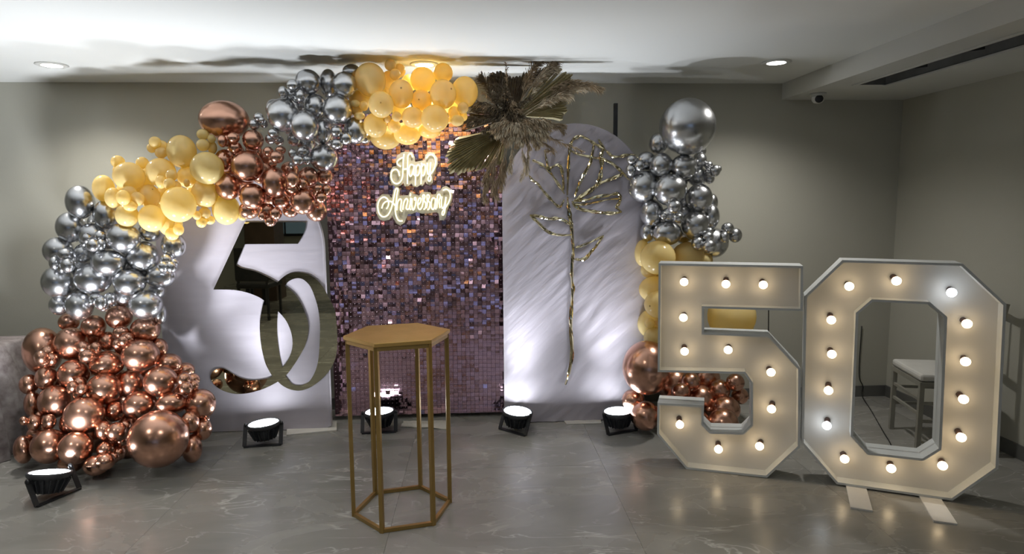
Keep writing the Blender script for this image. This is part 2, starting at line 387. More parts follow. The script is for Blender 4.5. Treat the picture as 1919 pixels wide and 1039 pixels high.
# shimmer wall: 4 x 7 panels of 10 x 10 hanging sequins
SWX, SWY, SWZ, SP = -1.01, 4.40, .03, .0295
sw = thing('sequin_shimmer_wall', 'pink mirrored sequin shimmer wall between the two arch panels', 'sequin wall', (SWX, SWY, SWZ))
pm = me('shimmer_panel', *(lambda q: (q.v, q.f))(MB().box((.001, -.006, .001), (SP*10-.001, .012, SP*10-.001))), MSEQBACK)
for i in range(4):
    for j in range(7): link('shimmer_panel', pm, sw, (i*SP*10, 0, j*SP*10))
rnd = random.Random(7)
sq_v = [(-.0138, 0, -.026), (.0138, 0, -.026), (.0138, -.0002, -.013), (-.0138, -.0002, -.013), (-.0138, 0, .002), (.0138, 0, .002)]
sq_b = [(x, y+.0007, z) for x, y, z in sq_v]
sq_f = [(0, 1, 2, 3), (3, 2, 5, 4)]; sq_fb = [tuple(6+i for i in reversed(f)) for f in sq_f]
sq_rim = [(1, 0, 6, 7), (4, 5, 11, 10), (0, 3, 9, 6), (3, 4, 10, 9), (2, 1, 7, 8), (5, 2, 8, 11)]
sqm = me('sequin', sq_v+sq_b, sq_f+sq_fb+sq_rim, MSEQ)
rest = MB(); pins = MB(); cnt = 0
for j in range(70):
    for i in range(40):
        z = (j+1)*SP-.003; x = (i+.5)*SP
        ruff = .16+.84*min(1, max(0, (z-.45)/.6)) + .5*max(0, noise.noise(Vector((x*3, z*3, 4.))))
        rx = rnd.gauss(0, .12)*ruff + .05*noise.noise(Vector((x*9, z*9, 0.))) - .03
        rz = rnd.gauss(0, .13)*ruff + .10*noise.noise(Vector((x*9, z*9, 8.)))
        ry = rnd.gauss(0, .05)*ruff
        if rnd.random() < .07*ruff: rx -= rnd.uniform(.1, .45); rz += rnd.uniform(-.4, .4)
        loc = Vector((x, -.0115-rnd.random()*.0025, z)); R = Matrix.Rotation(rz, 3, 'Z') @ Matrix.Rotation(ry, 3, 'Y') @ Matrix.Rotation(rx, 3, 'X')
        if 30 <= j < 38 and cnt < 300:
            o = link('sequin', sqm, sw, loc, R.to_euler()); cnt += 1
        else:
            rest.add([loc+R @ Vector(v) for v in sq_v+sq_b], sq_f+sq_fb+sq_rim)
        pins.lathe([(.0016, -.0), (.0024, -.004), (.0012, -.0065)], 5)
        for v in pins.v[-15:]:
            v.x, v.y, v.z = x+v.x, -.0135+v.z, z-.001+v.y
ro = rest.build('loose_sequins', MSEQ, sw); ro['kind'] = 'stuff'
po = pins.build('sequin_pins', MPIN, sw); po['kind'] = 'stuff'

# ------------------------------------------------------------------ mirrored "50"
S5 = 5.773
def c1(pts): return [(380+x/S5, 400+y/S5) for x, y in pts]
def c2(pts): return [(380+x/S5, 570+y/S5) for x, y in pts]
five = c1([(455, 97), (1118, 97), (1100, 200), (1030, 330), (455, 335), (360, 560), (420, 595), (560, 628), (700, 690), (800, 745), (900, 795), (990, 870), (1055, 965)]) \
     + c2([(1100, 80), (1135, 190), (1141, 300), (1110, 440), (1050, 560), (970, 685), (895, 780), (810, 843), (680, 910), (560, 950), (440, 973), (320, 970), (200, 930), (120, 870), (85, 800), (100, 740), (150, 705), (210, 697), (270, 720), (340, 765), (420, 805), (520, 825), (640, 820), (750, 785), (860, 690), (930, 590), (965, 490), (970, 390), (950, 290), (900, 180), (820, 85)]) \
     + c1([(745, 1000), (665, 945), (600, 905), (500, 865), (400, 840), (300, 828), (115, 825)])
zero = c1([(1030, 640), (1140, 660), (1230, 720), (1300, 800), (1350, 890), (1400, 985)]) \
     + c2([(1432, 80), (1450, 250), (1455, 450), (1430, 600), (1370, 720), (1280, 820), (1170, 900), (1060, 938), (960, 930), (870, 890), (800, 830), (750, 780), (680, 650), (640, 500), (620, 350), (618, 200), (635, 80)]) \
     + c1([(665, 945), (720, 850), (790, 770), (840, 715), (900, 670), (960, 646)])
zhole = c1([(900, 765), (960, 720), (1030, 703), (1090, 720), (1150, 775), (1190, 850), (1225, 950)]) \
     + c2([(1242, 30), (1255, 100), (1268, 250), (1262, 450), (1250, 600), (1220, 720), (1160, 830), (1100, 870), (1040, 885), (970, 870), (925, 820), (893, 775), (860, 690), (830, 550), (810, 400), (803, 250), (812, 90)]) \
     + c1([(835, 950), (860, 860)])
YM = 4.2025
sg = thing('mirrored_number_sign', 'gold-tinted mirror number 50 with interlocked digits on the left arch panel', 'number sign', (-1.35, YM, 0))
def xz(px, Y=YM, ox=-1.35): return [((q := at(x, y, Y)).x-ox, q.z) for x, y in px]
f5 = [Vector((a, b, 0)) for a, b in xz(five)]
f5 = smoothpath(f5, True, corners=(0, 1, 3, 4, 5, len(five)-1), sub=5)
prism([[(v.x, v.y) for v in f5]], 0, .004).build('digit_five', MMIRROR, sg)
z0 = smoothpath([Vector((a, b, 0)) for a, b in xz(zero)], True, sub=5); z1 = smoothpath([Vector((a, b, 0)) for a, b in xz(zhole)], True, sub=5)
prism([[(v.x, v.y) for v in z0], [(v.x, v.y) for v in z1]], .0012, .0052).build('digit_zero', MMIRROR, sg)
for a, b in xz([(505, 440), (560, 640), (470, 728)]): MB().box((a-.012, .004, b-.012), (a+.012, .0095, b+.012)).build('standoff', MBLACK, sg)

# ------------------------------------------------------------------ neon "Happy Anniversary"
SN = 12.38
def n1(pts): return [(700+x/SN, 280+y/SN) for x, y in pts]
def n2(pts): return [(700+x/SN, 345+y/SN) for x, y in pts]
YN = 4.335
ns = thing('neon_sign', 'pale yellow neon script sign reading Happy Anniversary on the sequin wall', 'neon sign', (-.36, YN, 1.5))
happy = [[(705, 105), (700, 170), (690, 260), (682, 450), (670, 640), (622, 755), (545, 800), (465, 770), (415, 685), (407, 580), (440, 495), (520, 465), (575, 510), (600, 620)],
 [(697, 185), (610, 225), (552, 285), (560, 350), (635, 400)],
 [(905, 185), (880, 115), (840, 105), (800, 160), (790, 300), (786, 600), (785, 805)], [(688, 465), (790, 452)],
 [(925, 372), (870, 355), (835, 400), (820, 500), (832, 590), (860, 625), (900, 570), (930, 450), (945, 370), (932, 500), (940, 590), (968, 600)],
 [(992, 372), (977, 600), (968, 845)], [(978, 450), (1010, 378), (1050, 362), (1075, 420), (1065, 530), (1030, 605), (982, 600)],
 [(1115, 312), (1110, 600), (1102, 810)], [(1112, 430), (1150, 358), (1190, 365), (1202, 440), (1190, 540), (1160, 608), (1112, 600)],
 [(1250, 320), (1248, 480), (1262, 570), (1298, 570), (1318, 450), (1325, 305)],
 [(1325, 305), (1314, 560), (1332, 660), (1312, 732), (1280, 735), (1265, 685), (1300, 605), (1370, 520), (1428, 400), (1440, 280), (1410, 175), (1350, 125), (1280, 140), (1230, 210)]]
anniv = [[(190, 570), (230, 460), (300, 405), (390, 402), (450, 440), (500, 500)],
 [(300, 580), (345, 500), (345, 400), (300, 330), (230, 305), (150, 360), (105, 460), (100, 570), (130, 680), (190, 750), (260, 760), (340, 710), (400, 600), (442, 450), (480, 260), (512, 130), (545, 98), (562, 135), (540, 270), (520, 450), (505, 600), (520, 720), (560, 820), (610, 858), (672, 855)],
 [(540, 610), (556, 450), (590, 365), (630, 352), (647, 400), (632, 520), (628, 600), (665, 640)],
 [(678, 600), (700, 450), (740, 355), (780, 350), (792, 400), (770, 500), (758, 565), (790, 590), (825, 570)],
 [(860, 315), (850, 450), (838, 560), (868, 598)], [(858, 220), (850, 290)],
 [(895, 335), (888, 500), (912, 598), (952, 560), (985, 400), (975, 315), (948, 335), (958, 385)],
 [(1040, 485), (1090, 420), (1100, 345), (1062, 332), (1030, 430), (1036, 550), (1080, 592), (1128, 530)],
 [(1128, 530), (1152, 400), (1140, 275), (1175, 252), (1190, 300), (1172, 380), (1210, 450), (1200, 560), (1160, 592)],
 [(1228, 560), (1250, 420), (1240, 275), (1275, 252), (1295, 300), (1272, 380), (1310, 450), (1290, 570), (1250, 600)],
 [(1422, 335), (1370, 332), (1340, 430), (1342, 540), (1380, 592), (1420, 520), (1442, 335), (1430, 550), (1460, 580)],
 [(1470, 560), (1480, 400), (1490, 265), (1530, 242), (1546, 300), (1522, 400), (1540, 560)],
 [(1585, 290), (1575, 450), (1592, 560), (1630, 540), (1668, 400), (1682, 300)],
 [(1682, 300), (1662, 540), (1650, 650), (1620, 720), (1590, 705), (1602, 640), (1660, 560), (1730, 450), (1780, 330), (1775, 210), (1730, 142), (1680, 125), (1610, 150)]]
bk1 = [(545,150),(650,72),(720,55),(900,60),(955,180),(965,290),(1180,250),(1200,130),(1290,60),(1400,80),(1480,200),(1490,340),(1440,480),(1372,600),(1375,770),(1300,840),(1230,800),(1200,750),(1135,860),(1080,830),(1010,880),(930,870),(880,790),(800,860),(720,860),(690,780),(620,850),(500,875),(410,800),(370,650),(390,500),(450,400),(530,390),(515,260)]
bk2 = [(80,350),(200,240),(350,240),(420,330),(460,150),(505,60),(590,70),(610,150),(600,270),(820,260),(830,180),(900,180),(930,230),(1060,270),(1120,180),(1320,190),(1350,250),(1450,230),(1460,170),(1540,160),(1600,70),(1690,45),(1780,100),(1832,220),(1820,380),(1720,600),(1680,780),(1630,845),(1530,840),(1510,690),(1440,650),(1310,680),(1120,690),(1000,650),(880,700),(800,700),(720,900),(620,965),(530,920),(460,800),(430,730),(370,830),(250,860),(140,830),(60,680),(60,480)]
for cv, strokes, back in ((n1, happy, bk1), (n2, anniv, bk2)):
    prism([[(a, b-1.5) for a, b in xz(cv(back), YN+.01, -.36)]], .010, .016).build('backing', MACRYL, ns)
    for s in strokes:
        p3 = [Vector((a, 0, b-1.5)) for a, b in xz(cv(s), YN, -.36)]
        MB().tube(smoothpath(p3, sub=5), .0046, 7).build('neon_tube', MNEON, ns, True)
for dx, dz in ((-.14, .10), (.16, .12), (-.2, -.08), (.17, -.02)): MB().box((dx-.006, .016, dz-.006), (dx+.006, .05, dz+.006)).build('standoff', MBLACK, ns)

# ------------------------------------------------------------------ gold foil flower
SF = 6.495
def g3(p): return [(980+x/SF, 240+y/SF) for x, y in p]
def g4(p): return [(980+x/SF, 380+y/SF) for x, y in p]
def gz(p): return [(960+x/2.079, 230+y/2.079) for x, y in p]
YF = 4.226
gf = thing('gold_line_flower', 'gold foil line-drawn rose with long stem on the right arch panel', 'wall flower', (.6, YF, 1.0))
rf = random.Random(3)
def foil(name, px, w=4.4, parent=gf):
    pts = smoothpath([Vector((a, 0, b-1.0)) for a, b in xz(px, YF, .6)], sub=5); N = len(pts); k = YF/FPX*w/2*1.2; sd = rf.uniform(0, 90)
    vs = []; fs = []
    for i, p in enumerate(pts):
        t = pts[min(i+1, N-1)]-pts[max(i-1, 0)]; n = Vector((-t.z, 0, t.x)).normalized()
        u = i/(N-1); ww = k*(.45+.55*min(1, u*9, (1-u)*9))*(1+.5*noise.noise(Vector((i*.4, sd, 9))))
        h = .006; r1 = .75+1.3*noise.noise(Vector((i*.33, sd, 0))); r2 = .75+1.3*noise.noise(Vector((i*.33, sd, 5)))
        vs += [p-n*ww+Vector((0, .002, 0)), p-n*ww*.35-Vector((0, h*r1, 0)), p+n*ww*.35-Vector((0, h*r2, 0)), p+n*ww+Vector((0, .002, 0))]
    for i in range(N-1):
        for j in range(4): fs.append((i*4+j, i*4+(j+1) % 4, (i+1)*4+(j+1) % 4, (i+1)*4+j))
    fs += [(3, 2, 1, 0), tuple((N-1)*4+j for j in range(4))]
    return link(name, me(name, vs, fs, MFOIL), parent)
foil('stem', g3([(545, 835)])+g4([(552, 30), (570, 150), (590, 280), (605, 450), (612, 600), (600, 750), (596, 900), (608, 1039)])+gz([(238, 640), (231, 720), (228, 800), (233, 900), (222, 970), (207, 1022)]), 5.5)
foil('leaf', g4([(580, 275), (500, 215), (420, 193), (300, 195), (200, 168), (85, 148)]), 4.6)
foil('leaf', g4([(85, 150), (180, 240), (270, 330), (350, 375), (450, 395), (585, 395)]), 4.4)
foil('leaf', g4([(635, 550), (720, 525), (850, 470), (982, 400)]), 4.)
foil('leaf', g4([(982, 402), (900, 520), (830, 600), (760, 680), (690, 695), (628, 690)]), 5.)
for s, w in (([(505, 870), (445, 960), (340, 870), (250, 770), (180, 680), (120, 640), (70, 570)], 4.2), ([(505, 800), (400, 640), (300, 500), (200, 430), (110, 390)], 4.4),
          ([(495, 760), (490, 600), (455, 470), (400, 455), (320, 490), (290, 400), (265, 270)], 4.2),
          ([(540, 820), (550, 600), (562, 350), (578, 220), (615, 140), (690, 100), (780, 130), (870, 190), (960, 240), (1030, 290), (1100, 350), (1200, 345), (1300, 325), (1385, 335)], 4.6),
          ([(630, 840), (690, 680), (760, 540), (820, 430), (850, 290), (865, 200)], 4.6), ([(580, 275), (700, 325), (850, 360), (960, 375), (1080, 430), (1180, 510), (1295, 630)], 4.6),
          ([(920, 135), (975, 250), (950, 340), (962, 450), (940, 600), (910, 680), (850, 740), (720, 830), (620, 885)], 6.), ([(900, 690), (1000, 650), (1130, 600), (1225, 560)], 4.6),
          ([(590, 900), (750, 880), (900, 840), (1040, 820), (1150, 800), (1190, 850), (1170, 920), (1140, 960), (1200, 1020)], 4.6), ([(610, 930), (750, 930), (900, 900), (1050, 870), (1190, 858)], 3.6),
          ([(600, 910), (680, 980), (800, 1010), (950, 1030), (1080, 1040), (1205, 1025)], 5.)):
    foil('petal', g3(s), w)

# ------------------------------------------------------------------ gold hexagonal pedestal table
hx = thing('hexagonal_pedestal_table', 'tall gold hexagonal pedestal table with open metal frame', 'pedestal table', (-.389, 3.038, 0), (0, 0, .231))
RB = .2475; TH_ = .888
def hv(i, r, z): a = math.radians(60*i); return Vector((r*math.cos(a), r*math.sin(a), z))
mb = MB(); top = [hv(i, RB+.006, 0) for i in range(6)]
mb.add([v+Vector((0, 0, TH_-.018)) for v in top]+[v+Vector((0, 0, TH_)) for v in top], [(5, 4, 3, 2, 1, 0), (6, 7, 8, 9, 10, 11)]+[(i, (i+1) % 6, 6+(i+1) % 6, 6+i) for i in range(6)])
mb.build('table_top', MGOLDTOP, hx, bevel=.002)
for i in range(6):
    a = math.radians(60*i)
    MB().box((-.0095, -.0095, .0), (.0095, .0095, TH_-.018)).build('leg', MGOLD, hx, bevel=.0015, loc=hv(i, RB-.012, 0), rot=(0, 0, a))
    MB().bar(hv(i, RB-.013, .010), hv(i+1, RB-.013, .010), .017, .017).build('bottom_rail', MGOLD, hx)
    MB().bar(hv(i, RB-.010, TH_-.028), hv(i+1, RB-.010, TH_-.028), .016, .018).build('top_rail', MGOLD, hx)

# ------------------------------------------------------------------ marquee numbers
def unit2(a, b):
    d = Vector((b[0]-a[0], b[1]-a[1])); d.normalize(); return d
def inset(loop, t):
    n = len(loop); out = []
    area = sum(loop[i][0]*loop[(i+1) % n][1]-loop[(i+1) % n][0]*loop[i][1] for i in range(n)); s = 1 if area > 0 else -1
    for i in range(n):
        d0 = unit2(loop[i-1], loop[i]); d1 = unit2(loop[i], loop[(i+1) % n])
        m0 = Vector((-d0.y, d0.x))*s; m1 = Vector((-d1.y, d1.x))*s
        b = (m0+m1); b = b/max(b.length_squared, 1e-4)*2
        out.append((loop[i][0]+b.x*t, loop[i][1]+b.y*t))
    return out
def marquee(name, label, g0, g1, loops_px, bulbs_px, cool, z0=0., depth=.15, face=.075, tilt=0.):
    a, b = ground(*g0), ground(*g1); a.z = b.z = 0
    ex = (b-a).normalized(); ang = math.atan2(ex.y, ex.x); n = Vector((ex.y, -ex.x, 0))
    t = thing(name, label, 'marquee number', a, (0, 0, ang))
    nn = n*math.cos(tilt)+Vector((0, 0, math.sin(tilt)))
    def loc(p):
        q = onplane(p[0], p[1], a, nn)-a; return (q.dot(ex), q.z-0)
    L = [[loc(p) for p in l] for l in loops_px]
    zmin = min(p[1] for p in L[0]); L = [[(x, z-zmin+z0) for x, z in l] for l in L]
    sh = Matrix.Translation((0, 0, 0))
    T = .012
    def lean(o):
        if tilt: o.rotation_euler = (-tilt, 0, 0)
        return o
    lean(prism(L, face, face+.012).build('face_panel', MWHITE, t))
    for li, l in enumerate(L):
        ins = inset(l, T) if li == 0 else inset(l, -T)
        nL = len(l)
        for i in range(nL):
            p, q, pi, qi = l[i], l[(i+1) % nL], ins[i], ins[(i+1) % nL]
            vs = [(p[0], 0, p[1]), (q[0], 0, q[1]), (qi[0], 0, qi[1]), (pi[0], 0, pi[1])]
            vs += [(x, depth, z) for x, _, z in vs]
            o = MB().add(vs, [(0, 1, 2, 3), (7, 6, 5, 4), (0, 4, 5, 1), (1, 5, 6, 2), (2, 6, 7, 3), (3, 7, 4, 0)]).build('side_panel', MWHITE2, t)
            lean(fixn(o))
    rb = random.Random(len(bulbs_px))
    for k, p in enumerate(bulbs_px):
        # bulb centre stands 5 cm in front of the face
        q = onplane(p[0], p[1], a-nn*(face-.055), nn)-a
        x, z = q.dot(ex), q.z-zmin+z0
        dr = rb.uniform(.05, .35)
        bo = link('bulb', BULBM[1 if k in cool else 0], t, (x, face-.055, z), (math.pi/2+dr, 0, rb.uniform(-.15, .15)))
        link('socket', SOCKM, bo)
    return t, a, ex, ang, L
bprof = [(.0085, -.034), (.010, -.024), (.0165, -.013), (.0215, -.002), (.0222, .006), (.0195, .014), (.0125, .0205), (.004, .0228)]
bl = MB().lathe(bprof, 18)
BULBM = [me('bulb', bl.v, bl.f, M, True) for M in (MBULBW, MBULBC)]
sk = MB().lathe([(.0145, -.058), (.0155, -.040), (.0145, -.026), (.009, -.024)], 14)
SOCKM = me('socket', sk.v, sk.f, MSOCKET, True)
for v in list(BULBM)+[SOCKM]:
    v.transform(Matrix.Rotation(0, 4, 'X'))
def k6(p): return [(1210+x/2.361, 470+y/2.361) for x, y in p]
def k7(p): return [(1480+x/1.961, 470+y/1.961) for x, y in p]
P5 = k6([(57, 58), (697, 70), (695, 270), (258, 258), (258, 365), (548, 377), (686, 525), (684, 872), (537, 1008), (180, 970), (50, 815), (52, 676), (258, 688), (255, 770), (288, 804), (428, 808), (465, 772), (465, 590), (435, 548), (53, 540)])
B5 = k6([(170, 140), (355, 149), (520, 153), (167, 298), (172, 447), (365, 441), (554, 540), (557, 702), (151, 771), (322, 880), (504, 867)])
P0 = k7([(193, 42), (635, 55), (796, 205), (766, 810), (598, 927), (172, 866), (42, 715), (54, 175)])
P0h = k7([(252, 240), (305, 195), (510, 205), (568, 255), (547, 735), (487, 772), (290, 750), (233, 688)])
B0 = k7([(218, 138), (391, 118), (594, 161), (152, 261), (650, 276), (154, 387), (645, 415), (142, 520), (637, 553), (136, 649), (629, 693), (201, 772), (372, 807), (561, 797)])
m5 = marquee('marquee_number_five', 'big white marquee digit 5 with warm round bulbs, beside the marquee 0', (1286, 880), (1437, 897), [P5], B5, ())
m0 = marquee('marquee_number_zero', 'big white marquee digit 0 with round bulbs, standing on two board feet', (1568, 911), (1785, 942), [P0, P0h], B0, (2, 9), z0=.008)
for pts in ([(1586, 916), (1624, 920), (1634, 960), (1595, 954)], [(1724, 935), (1766, 942), (1794, 984), (1750, 980)]):
    g = [ground(*q) for q in pts]; f0 = (g[0]+g[1])/2; f1 = (g[2]+g[3])/2; d = (f0-f1).normalized(); wv = (g[1]-g[0]).length
    inv = m0[0].matrix_basis.inverted()
    mb = MB(); back = f0+d*.35; sd = Vector((-d.y, d.x, 0))*wv/2
    vs = [f1-sd, f1+sd, back+sd, back-sd]; vs = [inv @ (v+Vector((0, 0, z))) for z in (.0, .0075) for v in vs]
    fixn(mb.add(vs, [(0, 3, 2, 1), (4, 5, 6, 7), (0, 1, 5, 4), (1, 2, 6, 5), (2, 3, 7, 6), (3, 0, 4, 7)]).build('foot_board', MWHITE, m0[0]))

# ------------------------------------------------------------------ floor uplights
HMESH = {}
def uplight(px, py, label, yaw, tilt=(0., 0.), power=1., cone=86):
    g = ground(px, py); t = thing('floor_uplight', label, 'uplight', (g.x, g.y, 0), (0, 0, yaw), 'black round floor uplights')
    if not HMESH:
        R = .098
        q = MB().lathe([(.045, -.095), (.058, -.092), (.064, -.05), (.083, -.022), (R, -.012), (R+.004, 0), (R+.003, .010), (R-.006, .011), (R-.008, .004)], 40); HMESH['h'] = me('housing', q.v, q.f, MHOUSE, True)
        q = MB()
        for k in range(18):
            a = 2*math.pi*k/18; c, s_ = math.cos(a), math.sin(a)
            q.bar((.058*c, .058*s_, -.088), (.088*c, .088*s_, -.02), .004, .022, Vector((c, s_, .1)))
        HMESH['f'] = me('cooling_fins', q.v, q.f, MHOUSE)
        q = MB().lathe([(R-.008, .004), (R-.009, .0075), (.05, .0085)], 40); HMESH['l'] = me('lens', q.v, q.f, MLENS)
        q = MB()
        for k in range(18):
            rr = .068 if k < 12 else .034; a = 2*math.pi*k/(12 if k < 12 else 6)
            w = MB().lathe([(.011, 0), (.009, .002), (.004, .003)], 8); q.add([v+Vector((rr*math.cos(a), rr*math.sin(a), .0085)) for v in w.v], w.f)
        HMESH['d'] = me('led_cluster', q.v, q.f, MLEDS)
        q = MB(); w = .108
        q.bar((-w, 0, 0), (-w, -.055, -.118), .006, .024, Vector((1, 0, 0))); q.bar((w, 0, 0), (w, -.055, -.118), .006, .024, Vector((1, 0, 0)))
        q.bar((-w-.003, -.055, -.118), (w+.003, -.055, -.118), .024, .008)
        HMESH['b'] = me('bracket', q.v, q.f, MBLACK)
        w2 = MB().lathe([(.013, 0), (.014, .006), (.010, .012)], 12); HMESH['k'] = me('knob', [Vector((.104+v.z, v.x, v.y)) for v in w2.v], w2.f, MBLACK, True)
    h = .124
    hd = link('housing', HMESH['h'], t, (0, 0, h), (tilt[0], tilt[1], 0))
    link('cooling_fins', HMESH['f'], hd); ln = link('lens', HMESH['l'], hd); link('led_cluster', HMESH['d'], hd)
    link('bracket', HMESH['b'], t, (0, 0, h)); link('knob', HMESH['k'], t, (0, 0, h)); link('knob', HMESH['k'], t, (0, 0, h), (0, 0, math.pi))
    ld = bpy.data.lights.new('uplight_lamp', 'SPOT'); ld.energy = UP_W*power; ld.color = (.90, .94, 1.); ld.spot_size = math.radians(cone); ld.spot_blend = 1.; ld.shadow_soft_size = .09
    link('lamp', ld, hd, (0, 0, .10), (math.pi, 0, 0))
    return t
uplight(97, 931, 'black floor uplight in front of the rose gold balloon pile', 1.15, (-.05, .24), power=2.8, cone=150)
uplight(496, 831, 'black floor uplight under the mirrored number 50', .10, (-.03, -.06))
uplight(712, 807, 'black floor uplight seen through the gold pedestal frame', .05, (-.02, -.05), power=.7)
uplight(970, 807, 'black floor uplight between sequin wall and right arch panel', -.75, (-.02, .10), power=.9)
uplight(1158, 807, 'black floor uplight at the foot of the right balloon column', .35, (-.03, -.05), power=.8)

# ------------------------------------------------------------------ balloons
def balloon_mesh(name, M):
    prof = []
    n = 20
    for i in range(n+1):
        a = math.pi*i/n; y = -math.cos(a); r = math.sin(a)
        if y > 0: r *= 1-.10*y*y; y *= 1.10
        prof.append((max(r, .012), y))
    prof += [(.05, 1.115), (.055, 1.15), (.03, 1.16)]
    prof[0] = (.02, -1.0)
    q = MB().lathe(prof, 28)
    vs = [Vector((v.x, v.z, v.y)) for v in q.v]
    d = me(name, vs, [tuple(reversed(f)) for f in q.f], M, True); return d
BM = {'silver': balloon_mesh('silver_balloon', MSILVER), 'rose': balloon_mesh('rose_gold_balloon', MROSE), 'yellow': balloon_mesh('yellow_balloon', MYELLOW)}
CN = {'silver': 'silver', 'rose': 'rose gold', 'yellow': 'pale yellow'}
tq = MB().lathe([(.07, 0), (.055, .02), (.02, .03)], 10); TIPM = me('tip', [Vector((v.x, -v.z, v.y)) for v in tq.v], tq.f, MTIP, True)
rbn = random.Random(21)
YMAX = 4.10
def put(px, py, rx, ry, Y, colour, label, group, tip=None, ymax=None):
    Y = min(Y, ymax or 9)
    grow = 1.10 if max(rx, ry) < 44 else 1.02
    rx *= grow; ry *= grow
    for it in range(60):
        c = at(px, py, Y); dep = (c-CAM).dot(FWD)
        u = (px-W/2)/FPX; v = (H/2-py)/FPX
        a = rx*dep/FPX/math.sqrt(1+u*u); b = ry*dep/FPX/math.sqrt(1+v*v)
        if c.z-b < .002 and it < 59: Y -= .02
        elif c.z+b > ZC-.004 and it < 59: Y += .0 if it > 20 else -.02
        else: break
    d = (a+b)/2*rbn.uniform(.98, 1.06)
    vd = (c-CAM).normalized(); yaw = -math.atan2(vd.x, vd.y)*.9; pit = math.asin(vd.z)*.5
    o = link({'silver': 'silver_balloon', 'rose': 'rose_gold_balloon', 'yellow': 'yellow_balloon'}[colour], BM[colour], None, c, (pit+rbn.uniform(-.08, .08), 0, yaw+rbn.uniform(-.08, .08)), (a, d, b))
    if tip:
        s = Vector((tip[0], -math.sqrt(max(0., 1-tip[0]**2-tip[1]**2)), tip[1]))
        o.rotation_euler[1] = 0
        k = link('tip', TIPM, o, s*.995); k.rotation_euler = s.to_track_quat('-Y', 'Z').to_euler()
        k['label'] = 'darker thick latex tip'
    tag(o, label, 'balloon', group)
    BALL.append([o, px, py, Y, (a+b+d)/3, o.scale.copy(), dep, c.copy(), ymax or 9., c.z-b, Y]); return o
BALL = []
def relax(n=14):
    """slide balloons along their sight lines so that neighbours press together instead of passing through each other"""
    for it in range(n):
        for i in range(len(BALL)):
            A = BALL[i]
            for j in range(i+1, len(BALL)):
                B = BALL[j]; d = (A[7]-B[7]).length; pen = A[4]+B[4]-d
                if pen <= .22*min(A[4], B[4]): continue
                near, far = (A, B) if A[3] <= B[3] else (B, A)
                st = min(.02, pen*.2)
                for Q, sg in ((near, -1), (far, 1)):
                    Yn = Q[3]+sg*st
                    if abs(Yn-Q[10]) > .11 or Yn > Q[8] or (sg > 0 and Q[9] < .05): continue
                    Q[3] = Yn; c = at(Q[1], Q[2], Yn); k = (c-CAM).dot(FWD)/Q[6]
                    Q[7] = c; Q[4] *= k
                    Q[6] *= k; Q[5] = Q[5]*k
    for Q in BALL:
        Q[0].location = Q[7]; Q[0].scale = Q[5]
TOT = [0]
PREP = {'in', 'on', 'at', 'under', 'below', 'behind', 'between', 'beside', 'near', 'just', 'right', 'left', 'peeking', 'sticking', 'half', 'tucked', 'inside', 'low', 'with', 'from'}
def join(head, phrase): return head+(' ' if phrase.split()[0].strip(',') in {'in', 'on', 'at', 'under', 'below', 'behind', 'between', 'beside', 'near', 'just', 'peeking', 'sticking', 'inside', 'lit'} else ', ')+phrase
def ranks(bl_):
    left = list(range(len(bl_))); out = {}
    for word, key in (('leftmost', lambda i: bl_[i][0]), ('rightmost', lambda i: -bl_[i][0]), ('lowest', lambda i: -bl_[i][1]), ('topmost', lambda i: bl_[i][1]), ('central', lambda i: 0)):
        if not left: break
        k = min(left, key=key)
        # an extreme only counts when it is one among the whole knot
        if word != 'central' and min(range(len(bl_)), key=key) != k: continue
        out[k] = word; left.remove(k)
    for k in left: out[k] = 'inner'
    return out
def cluster(colour, ox, oy, s, base, entries, gname, step=.075, ymax=YMAX):
    for e in entries:
        if e[0] == 'M':            # a knot of little balloons
            _, bl_, layer, phrase = e[:4]
            rk = ranks(bl_)
            for bi, (x, y, rx, *ry) in enumerate(bl_):
                lab = join('%s tiny %s balloon' % (rk[bi], CN[colour]), phrase)
                put(ox+x/s, oy+y/s, rx/s, (ry[0] if ry else rx)/s, base(y)+layer*step+rbn.uniform(-.012, .012), colour, lab, 'tiny balloons '+phrase, ymax=ymax); TOT[0] += 1
        elif e[0] == 'F':          # inner balloons showing only in the gaps
            for (x, y, r) in e[1]:
                put(ox+x/s, oy+y/s, r/s, r/s, base(y)+2.1*step, colour, '%s balloon mostly hidden %s' % (CN[colour], e[2]), 'inner balloons of '+gname, ymax=ymax+.03); TOT[0] += 1
        else:
            x, y, rx, ry, layer, phrase = e[:6]
            put(ox+x/s, oy+y/s, rx/s, ry/s, base(y)+layer*step, colour, join('%s balloon' % CN[colour], phrase), gname, tip=e[6] if len(e) > 6 else None, ymax=ymax); TOT[0] += 1

